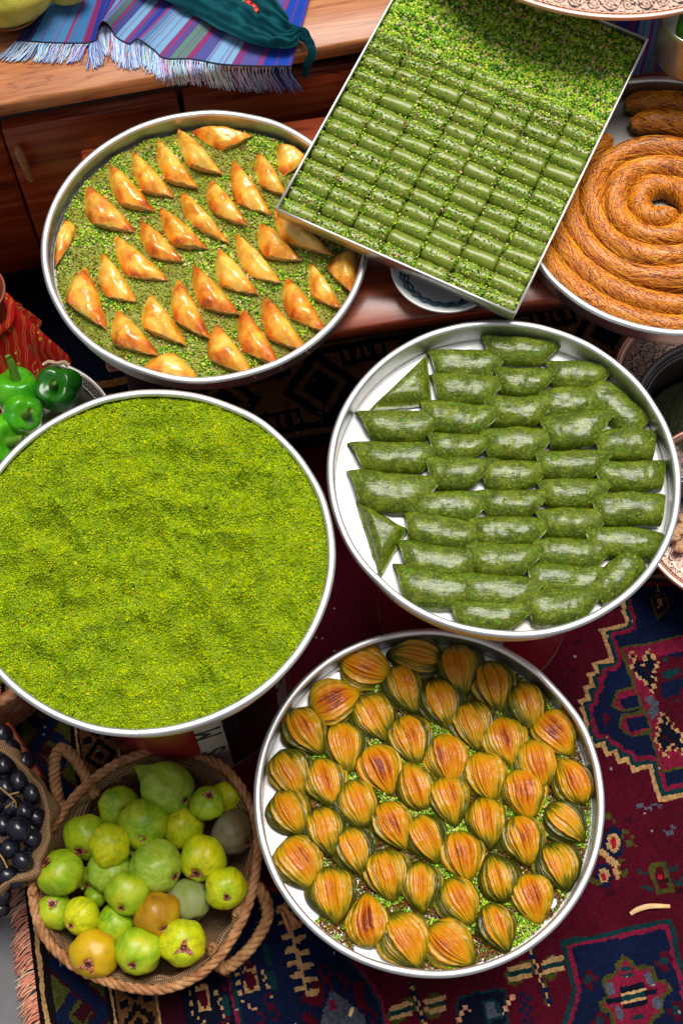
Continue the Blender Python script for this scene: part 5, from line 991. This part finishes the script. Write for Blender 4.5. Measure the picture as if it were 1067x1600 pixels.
hem = spline(np.array([(26, 64, 0), (58, 66, 0), (100, 68, 0), (146, 66, 0), (154, 50, 0), (162, 41, 0), (174, 47, 0), (184, 60, 0), (203, 69, 0), (216, 62, 0), (240, 78, 0), (258, 92, 0), (300, 93, 0), (345, 101, 0), (400, 104, 0), (455, 104, 0)], float), 160)[:, :2]
hz = ZT + .004 + .018 * np.exp(-((hem[:, 0] - 163) / 13) ** 2) + .012 * np.exp(-((hem[:, 0] - 218) / 14) ** 2)
topx = np.linspace(88, 482, 160); nv = 60; CV = np.zeros((160, nv, 3)); UVc = np.zeros((160, nv, 2))
uarr = np.linspace(0, 1, 160); hemw = np.array([P(x, y, z) for (x, y), z in zip(hem, hz)]); topw = np.array([P(x + 18, -60, ZT + .004) for x in topx])
for j in range(nv):
    v = j / (nv - 1); q = hemw * (1 - v) + topw * v; q[:, 2] += v * (.004 + .010 * np.clip(np.sin(uarr * 19 + .4), 0, 1) ** 2) * (1 - v) * 1.6 + .010 * (1 - v) ** 2 * np.exp(-((hem[:, 0] - 165) / 12) ** 2); CV[:, j] = q; UVc[:, j] = np.stack([uarr, np.full(160, v)], -1)
CV[..., 2] = np.maximum(CV[..., 2] + (noise(CV.reshape(-1, 3), 18, 5, 2) * .002).reshape(160, nv), ZT + .0005)
CLO = obj('striped_cloth', CV.reshape(-1, 3), gridF(160, nv), M['stripe']); tag(CLO, 'blue and purple striped woven cloth with fringe on the cabinet top', 'cloth'); uvs(CLO.data, UVc.reshape(-1, 2))
parts = []; UF = []
for i in range(900):
    u = NR.uniform(0, 1); k = u * 159; i0 = int(k); p = hemw[i0] * (1 - k + i0) + hemw[min(159, i0 + 1)] * (k - i0); hx, hy = hem[i0]
    cl5 = .5 + .5 * math.sin(u * 70); L = 40 * NR.uniform(.8, 1.05); lean = (-26 if hx < 60 else -14 if hx < 140 else 4 if hx < 260 else 6 + 16 * (hx - 260) / 195) + NR.normal() * 5
    tip = (hx + lean, hy + L * (1 if hx > 140 else .75)); s = np.array([CO]); e1 = np.array([math.cos(CA), math.sin(CA)]); e2 = np.array([-math.sin(CA), math.cos(CA)])
    pts = []
    for f_ in (0, .25, .5, .75, 1):
        qx, qy = hx + (tip[0] - hx) * f_ ** 1.3, hy + (tip[1] - hy) * f_; w_ = P(qx, qy, ZT + .002); d = (w_[:2] - CO) @ e2
        z = p[2] + (ZT + .0015 - p[2]) * min(1, f_ * 1.5)
        if d < -.002:                                                      # past the edge: hang down in front of it
            lo_, hi_ = .40, ZT
            for _ in range(24):
                m_ = (lo_ + hi_) / 2; w2 = P(qx, qy, m_); dd2 = (w2[:2] - CO) @ e2
                if dd2 > -.006 : hi_, lo_ = hi_, m_
                else: hi_, lo_ = m_, lo_
                if dd2 > -.006: lo_ = m_
            w_ = P(qx, qy, lo_); z = lo_
        pts.append((w_[0], w_[1], max(z, .42))) if f_ else pts.append(tuple(p))
    V, F = tube(spline(np.array(pts), 8), np.linspace(.0008, .0006, 8), 4, caps=False); parts.append((V, F)); UF.append(np.tile([u, 0], (len(V), 1)))
V, F = merge(parts); fr = obj('cloth_fringe', V, F, M['tassel'], CLO); tag(fr, kind='stuff'); uvs(fr.data, np.vstack(UF))
V, F = tube(hemw + [0, 0, .0012], .0013, 6); obj('hem_cord', V, F, simple('navy_thread', srgb(16, 26, 60), .8, 300), CLO)
# teal scarf
sp_ = spline(np.array([(170, -66, 0), (255, -48, 0), (325, -24, 0), (372, 10, 0), (412, 42, 0), (447, 60, 0), (469, 56, 0), (482, 68, 0), (488, 88, 0), (480, 106, 0), (475, 124, 0)], float), 90)[:, :2]; wdt = np.interp(np.linspace(0, 1, 90), [0, .1, .2, .3, .4, .5, .6, .7, .8, .9, 1], [48, 52, 56, 50, 38, 22, 9, 7, 7, 6, 4]); nw = 60; SV = np.zeros((90, nw, 3))
tn = np.gradient(sp_, axis=0); tn /= np.linalg.norm(tn, axis=1)[:, None]; nm = np.c_[-tn[:, 1], tn[:, 0]]
for i in range(90):
    fall = max(0, (i / 89 - .80) / .20)
    for j in range(nw):
        k = j / (nw - 1) * 2 - 1; q = sp_[i] + nm[i] * wdt[i] * k; SV[i, j] = P(q[0], q[1], ZT + .008 + .004 * (1 - k * k) * min(1, wdt[i] / 25) + .006 - .07 * fall ** 1.5)
SV[..., 2] += (np.abs(noise(SV.reshape(-1, 3) * [1, 2.0, 1], 22, 91, 3)) * .016).reshape(90, nw) * np.clip(1 - np.abs(np.linspace(-1, 1, nw)) ** 4, 0, 1) + .013 * np.abs(np.sin(np.linspace(-1, 1, nw)[None] * (4.5 + 1.5 * np.sin(np.linspace(0, 5, 90))[:, None]) + 2.5 * np.linspace(0, 1, 90)[:, None])) * np.clip(wdt / 24, 0.1, 1)[:, None] + .004 * np.abs(np.sin(np.linspace(-1, 1, nw)[None] * 13 + 9 * np.linspace(0, 1, 90)[:, None]))
t = NT('teal_gauze'); f = t.noise(t.coords(scale=(1, 1, 1)), 24, 4); f2 = t.noise(t.coords(), 900, 2); c = t.ramp(f, [(.3, srgb(6, 58, 66)), (.6, srgb(10, 76, 84)), (.8, srgb(20, 96, 102))]); t.bump(f2, .3, .0006); M['teal'] = t.set(c, .85, spec=.12); 
SCF = obj('teal_scarf', SV.reshape(-1, 3), gridF(90, nw), M['teal']); tag(SCF, 'crumpled dark teal scarf lying across the striped cloth', 'scarf')
for (x, y, r, cl3) in ((388, 4, 6, (214, 26, 24)), (396, 10, 6, (220, 40, 20)), (400, 16, 5, (226, 60, 24)), (392, -2, 4, (230, 190, 40)), (402, 4, 4, (232, 200, 60)), (384, 10, 3.5, (40, 140, 60)), (380, 2, 3.5, (30, 120, 80))):
    c = P(x, y, ZT + .030); s = r * px_size(y, .65); a = np.linspace(0, 2 * math.pi, 10, endpoint=False)[:, None]; th = np.linspace(.05, math.pi - .05, 7)[None]; V = np.stack([c[0] + s * np.sin(th) * np.cos(a) * (1 + .3 * np.cos(a * 5)), c[1] + s * np.sin(th) * np.sin(a) * (1 + .3 * np.cos(a * 5)), c[2] + s * .5 * np.cos(th) + 0 * a], -1).reshape(-1, 3); obj('beaded_flower', V, gridF(10, 7, cu=True)[:, ::-1], simple('bead_%d' % (x * 10 + y), srgb(*cl3), .4, 200, .15), SCF)
# melon on a dark plate, top left
mp_ = P(8, -14, .66); PL = empty('dark_plate', (mp_[0], mp_[1], .607), 'dark brown plate with a metal edge at the top left corner', 'plate'); o3 = np.array([mp_[0], mp_[1], 0]); Rm = np.linalg.norm(P(2, 47, .632)[:2] - mp_[:2])
V, F = lathe([(.001, .6095), (Rm * .6, .6085), (Rm * .9, .622), (Rm, .631), (Rm * .99, .634), (Rm * .86, .627), (Rm * .6, .613), (.001, .613)], 110, o3); obj('dish', V, F, simple('dark_lacquer', srgb(44, 24, 18), .3, 60, .5), PL); a = np.linspace(0, 2 * math.pi, 110, endpoint=False); V, F = tube(np.c_[o3[0] + Rm * np.cos(a), o3[1] + Rm * np.sin(a), np.full(110, .632)], .0022, 6, closed=True); obj('edge', V, F, M['copper_dark'], PL)
t = NT('melon_rind'); f = t.noise(t.coords('Object'), 24, 5, .6); f2 = t.noise(t.coords('Object', (1, 1, 6)), 40, 5, .7); c = t.ramp(f, [(.3, srgb(150, 150, 40)), (.6, srgb(196, 184, 70)), (.8, srgb(170, 150, 50))]); c = t.mix(t.ramp(f2, [(.56, (0, 0, 0, 1)), (.68, (.7, .7, .7, 1))]), c, srgb(96, 92, 26)); t.bump(f2, .4, .002); M['melon'] = t.set(c, .5)
def melon(x, y, z, rx, ry, rot, label):
    c = P(x, y, z); a = np.linspace(0, 2 * math.pi, 50, endpoint=False)[:, None]; th = np.linspace(.02, math.pi - .02, 30)[None]; r = ry * (1 + .02 * np.cos(9 * a)); V = np.stack([rx * np.cos(th) + 0 * a, r * np.sin(th) * np.cos(a), r * np.sin(th) * np.sin(a)], -1).reshape(-1, 3); o = link('melon', fast_mesh('melon', V, gridF(50, 30, cu=True)), M['melon'], None, c); o.rotation_euler = (0, 0, rot); tag(o, label, 'melon')
melon(14, -4, .665, .072, .044, .35, 'yellow-green wrinkled melon on the dark plate'); melon(106, -14, .645, .034, .022, .2, 'small yellow melon end beside the dark plate')

# ================================================================ blue and white bowl under the rectangular tray
bw = P(694, 425, .53); o3 = np.array([bw[0], bw[1], 0]); BW = empty('painted_bowl', (bw[0], bw[1], .506), 'shallow white bowl with blue wave brushwork under the rectangular tray', 'bowl'); M['porc'] = simple('white_glaze', (.74, .75, .73, 1), .15, 20, .06, .05, coat=.5); M['cobalt'] = simple('blue_brushwork', srgb(34, 74, 96), .2, 60)
V, F = lathe(spline(np.array([(.001, .5085, 0), (.03, .5075, 0), (.034, .5065, 0), (.036, .512, 0), (.06, .524, 0), (.080, .541, 0), (.083, .544, 0), (.080, .546, 0), (.058, .530, 0), (.03, .516, 0), (.001, .514, 0)]), 60)[:, :2], 80, o3); obj('bowl', V, F, M['porc'], BW)
for R_, z_, k in ((.071, .5405, 12), (.060, .5328, 10), (.0655, .5365, 12)):
    a = np.linspace(0, 2 * math.pi, 300, endpoint=False); q = np.c_[o3[0] + (R_ - .004 * np.abs(np.sin(a * k))) * np.cos(a), o3[1] + (R_ - .004 * np.abs(np.sin(a * k))) * np.sin(a), z_ - .003 * np.abs(np.sin(a * k)) + .0006]; V, F = tube(q, .0010 * (1 + .6 * np.sin(a * k) ** 2), 5, closed=True); obj('wave_line', V, F, M['cobalt'], BW)
# ================================================================ engraved copper tray overhead, top right
def engraved(c, R_, r_in, Z, name, label, dense, ln, seed=0, post=None):
    T = empty(name, (c[0], c[1], Z - .02), label, 'tray'); o3 = np.array([c[0], c[1], 0])
    na, nr = 760, 90; a = np.linspace(0, 2 * math.pi, na, endpoint=False); rr = np.linspace(r_in, R_ - .020, nr); A_, Q = np.meshgrid(a, rr, indexing='ij'); V = np.stack([c[0] + Q * np.cos(A_), c[1] + Q * np.sin(A_), np.full_like(Q, Z - .012)], -1).reshape(-1, 3)
    me = fast_mesh('engraved_field', V - np.array(T.location), gridF(na, nr, cu=True)); u = A_ * R_ / dense; v = (Q - r_in) / dense
    def spiral(u, v, sx): du, dv = (u % 1) - .5, v - .5; du = du * sx; r2 = np.hypot(du, dv); an = np.arctan2(dv, du); return (np.abs(((r2 * 5.2 - an / (2 * math.pi)) % 1) - .5) < .17) & (r2 < .47)
    k = spiral(u, v % 1, np.where(np.floor(u) % 2 < 1, 1, -1)) | (np.abs((v % 1) - .5 - .42 * np.sin(math.pi * u)) < .06) | (np.hypot((u + .5) % 1 - .5, ((v + .5) % 1) - .5) < .12) | (np.hypot(((u * 2) % 1) - .5, ((v * 2 + .5) % 1) - .5) < .13)
    f = noise(np.stack([u, v, 0 * u], -1).reshape(-1, 3), 5, seed, 1).reshape(u.shape); k = k ^ (f > .62); at2 = me.attributes.new('ink', 'FLOAT', 'POINT'); at2.data.foreach_set('value', k.astype(np.float32).ravel()); link('engraved_field', me, M['engraved'], T)
    V, F = lathe([(R_ - .0195, Z - .0118), (R_ - .018, Z - .006), (R_ - .013, Z - .001), (R_ - .006, Z + .0015), (R_ - .001, Z), (R_, Z - .003), (R_ - .003, Z - .007), (R_ - .018, Z - .014), (r_in, Z - .0145)], 180, o3); obj('rim', V, F, M['copper'], T)
    V, F = tube(np.c_[c[0] + (R_ - .0105) * np.cos(a), c[1] + (R_ - .0105) * np.sin(a), Z + .0006 + .0007 * np.sin(a * 190)], .0013, 5, closed=True); obj('rope_border', V, F, M['copper'], T)
    if post: V, F = lathe([(.001, post), (post and .11, post), (.10, post + .01), (.05, post + .03), (.05, Z - .03), (r_in + .01, Z - .016)], 60, o3); obj('foot', V, F, M['copper_dark'], T)
    V, F = lathe([(.001, Z - .013), (r_in + .002, Z - .013)], 60, o3); obj('plate', V, F, M['copper'], T); return T
t = NT('engraved_copper'); at3 = t.n('Attribute', attribute_name='ink'); c = t.mix(at3.outputs['Fac'], (.62, .40, .31, 1), srgb(40, 26, 22)); M['engraved'] = t.set(c, .5, .35)
kc = P(945, -214, .74); engraved(kc, np.linalg.norm(P(935, 28, .74)[:2] - kc[:2]), .12, .74, 'copper_tray', 'engraved copper tray standing above the far end of the rectangular tray', .030, 3, 2, .609)
# right edge: lower engraved tray with nuts, dark pot, carved copper dish, striped cloth, steel bowl
kd = P(1150, 800, .14); engraved(kd, np.linalg.norm(P(1048, 908, .14)[:2] - kd[:2]), .04, .14, 'copper_tray', 'engraved copper tray at the right edge beside the roll tray', .022, 3, 4, .006)
M['nut'] = simple('walnut_halves', srgb(196, 150, 108), .6, 90, .35, .8, .003)
NP = ('nearest the roll tray', 'second from the roll tray', 'farthest back', 'at the front of the pile', 'at the far right', 'at the front right')
for i, (x, y) in enumerate(((1052, 838), (1062, 828), (1068, 812), (1064, 854), (1082, 826), (1080, 850))):
    c = P(x, y, .145); a = np.linspace(0, 2 * math.pi, 24, endpoint=False)[:, None]; th = np.linspace(.05, math.pi - .05, 16)[None]; V = np.stack([.013 * np.sin(th) * np.cos(a), .010 * np.sin(th) * np.sin(a), .009 * np.cos(th) + 0 * a], -1).reshape(-1, 3); V += noise(V + i, 260, i, 2)[:, None] * .0022 * V / .01; o = link('walnut', fast_mesh('walnut', V, gridF(24, 16, cu=True)[:, ::-1]), M['nut'], None, c); o.rotation_euler = (0, 0, i * 1.3); tag(o, 'beige wrinkled walnut piece on the right-edge copper tray, ' + NP[i], 'nut', 'walnut pieces on the copper tray')
pk_ = P(1128, 650, .20); o3 = np.array([pk_[0], pk_[1], 0]); POT = empty('dark_pot', (pk_[0], pk_[1], 0), 'dark round metal pot with a stepped rim at the right edge', 'pot'); Rp = np.linalg.norm(P(1003, 590, .20)[:2] - pk_[:2])
V, F = lathe(spline(np.array([(.001, .06, 0), (Rp * .7, .06, 0), (Rp * .84, .10, 0), (Rp * .86, .17, 0), (Rp * .88, .19, 0), (Rp * .93, .192, 0), (Rp * .95, .20, 0), (Rp, .203, 0), (Rp * 1.005, .198, 0), (Rp * .98, .18, 0), (Rp * .95, .08, 0), (Rp * .8, .035, 0), (.001, .033, 0)]), 70)[:, :2], 120, o3); obj('bowl', V, F, M['dark_steel'], POT)
V, F = lathe([(.001, .13), (Rp * .3, .132), (Rp * .80, .118)], 60, o3); obj('green_filling', V, F, simple('dark_green_stew', srgb(60, 66, 28), .4, 90, .5, .8, .004), POT)
kz = P(1075, 590, .10); engraved(kz, np.linalg.norm(P(962, 548, .10)[:2] - kz[:2]), .05, .10, 'carved_dish', 'dark carved copper dish behind the dark pot', .028, 3, 9, .006)
# dark striped cloth over the cabinet edge at the right
nu_, nv_ = 60, 40; SV2 = np.zeros((nu_, nv_, 3)); UV2 = np.zeros((nu_, nv_, 2)); s0 = (P(985, 60, .607)[:2] - CO) @ np.array([math.cos(CA), math.sin(CA)])
for i in range(nu_):
    for j in range(nv_):
        s = s0 - .06 + .40 * i / (nu_ - 1); l = .52 * j / (nv_ - 1); w_ = .004 * math.sin(i * .55) 
        if l < .24: q = np.r_[cl(s, .24 - l + .0), .6095 + .001 * math.sin(i * .7)]
        else: q = np.r_[cl(s, -.006 - .012 * min(1, (l - .24) * 9) + w_), .6095 - (l - .24)]
        SV2[i, j] = q; UV2[i, j] = (i / (nu_ - 1), l)
c2 = obj('hanging_cloth', SV2.reshape(-1, 3), gridF(nu_, nv_), M['stripe']); uvs(c2.data, UV2.reshape(-1, 2)); tag(c2, 'dark blue striped cloth hanging over the cabinet edge at right', 'cloth')
sbw = P(1100, 22, .70); o3 = np.array([sbw[0], sbw[1], 0]); Rb = np.linalg.norm(P(1036, 30, .70)[:2] - sbw[:2]); SBW = empty('steel_bowl', (sbw[0], sbw[1], .608), 'round steel bowl of green peppers at the upper right edge', 'bowl')
V, F = lathe([(.001, .612), (Rb * .84, .612), (Rb * .92, .625), (Rb * .98, .695), (Rb, .70), (Rb * 1.015, .698), (Rb * 1.0, .69), (Rb * .94, .62), (Rb * .85, .609), (.001, .609)], 100, o3); obj('bowl', V, F, M['alu_grey'], SBW)
pepper(1088, 42, .69, 34, (.3, -.3, .8), 'pepL', 3, 'green pepper inside the steel bowl at the upper right', 8)
# ---- loose things on the rug and by the basin
def shaving(px, z, wd, name, label, cat, mat, n=26):
    ctl = spline(np.array([P(x, y, z) for x, y in px]), n); T, N_, B_ = frames(ctl); V = np.zeros((n, 5, 3))
    for j, k_ in enumerate(np.linspace(-1, 1, 5)): V[:, j] = ctl + B_ * wd * k_ * (1 - .3 * np.linspace(-1, 1, n)[:, None] ** 2) + np.array([0, 0, 1]) * (.0016 * (1 - k_ * k_) + .002 * np.sin(np.linspace(0, 3.1, n)))[:, None]
    V2 = V.copy(); V2[..., 2] -= .0010; k = n * 5; F = np.vstack([gridF(n, 5), gridF(n, 5)[:, ::-1] + k]); tag(obj(name, np.vstack([V.reshape(-1, 3), V2.reshape(-1, 3)]), F, mat), label, cat)
M['husk'] = simple('dry_husk', srgb(208, 170, 118), .7, 70, .25, .5)
shaving([(984, 1428), (996, 1421), (1015, 1416), (1046, 1416)], .008, .0040, 'husk_strip', 'pale dry husk strip lying on the burgundy rug', 'husk', M['husk']); shaving([(546, 1588), (549, 1580), (551, 1574)], .007, .0032, 'paper_scrap', 'tiny pale scrap on the rug at the bottom', 'scrap', M['husk'], 10)
for i, (p0, p1) in enumerate((((440, 1422), (452, 1455)), ((446, 1420), (462, 1450)), ((440, 1414), (470, 1448)))):
    q = np.array([P(*p0, .03 + .004 * i), P(*p1, .012 + .004 * i)]); V, F = tube(np.linspace(q[0], q[1], 8), [.003, .0036, .0036, .0034, .0036, .0036, .0034, .003], 7); tag(obj('wooden_stick', V, F, M['wood_top']), ('short wooden stick on the rug, %s of three beside the copper basin' % ('leftmost', 'middle', 'rightmost')[i]), 'stick', 'sticks by the copper basin')
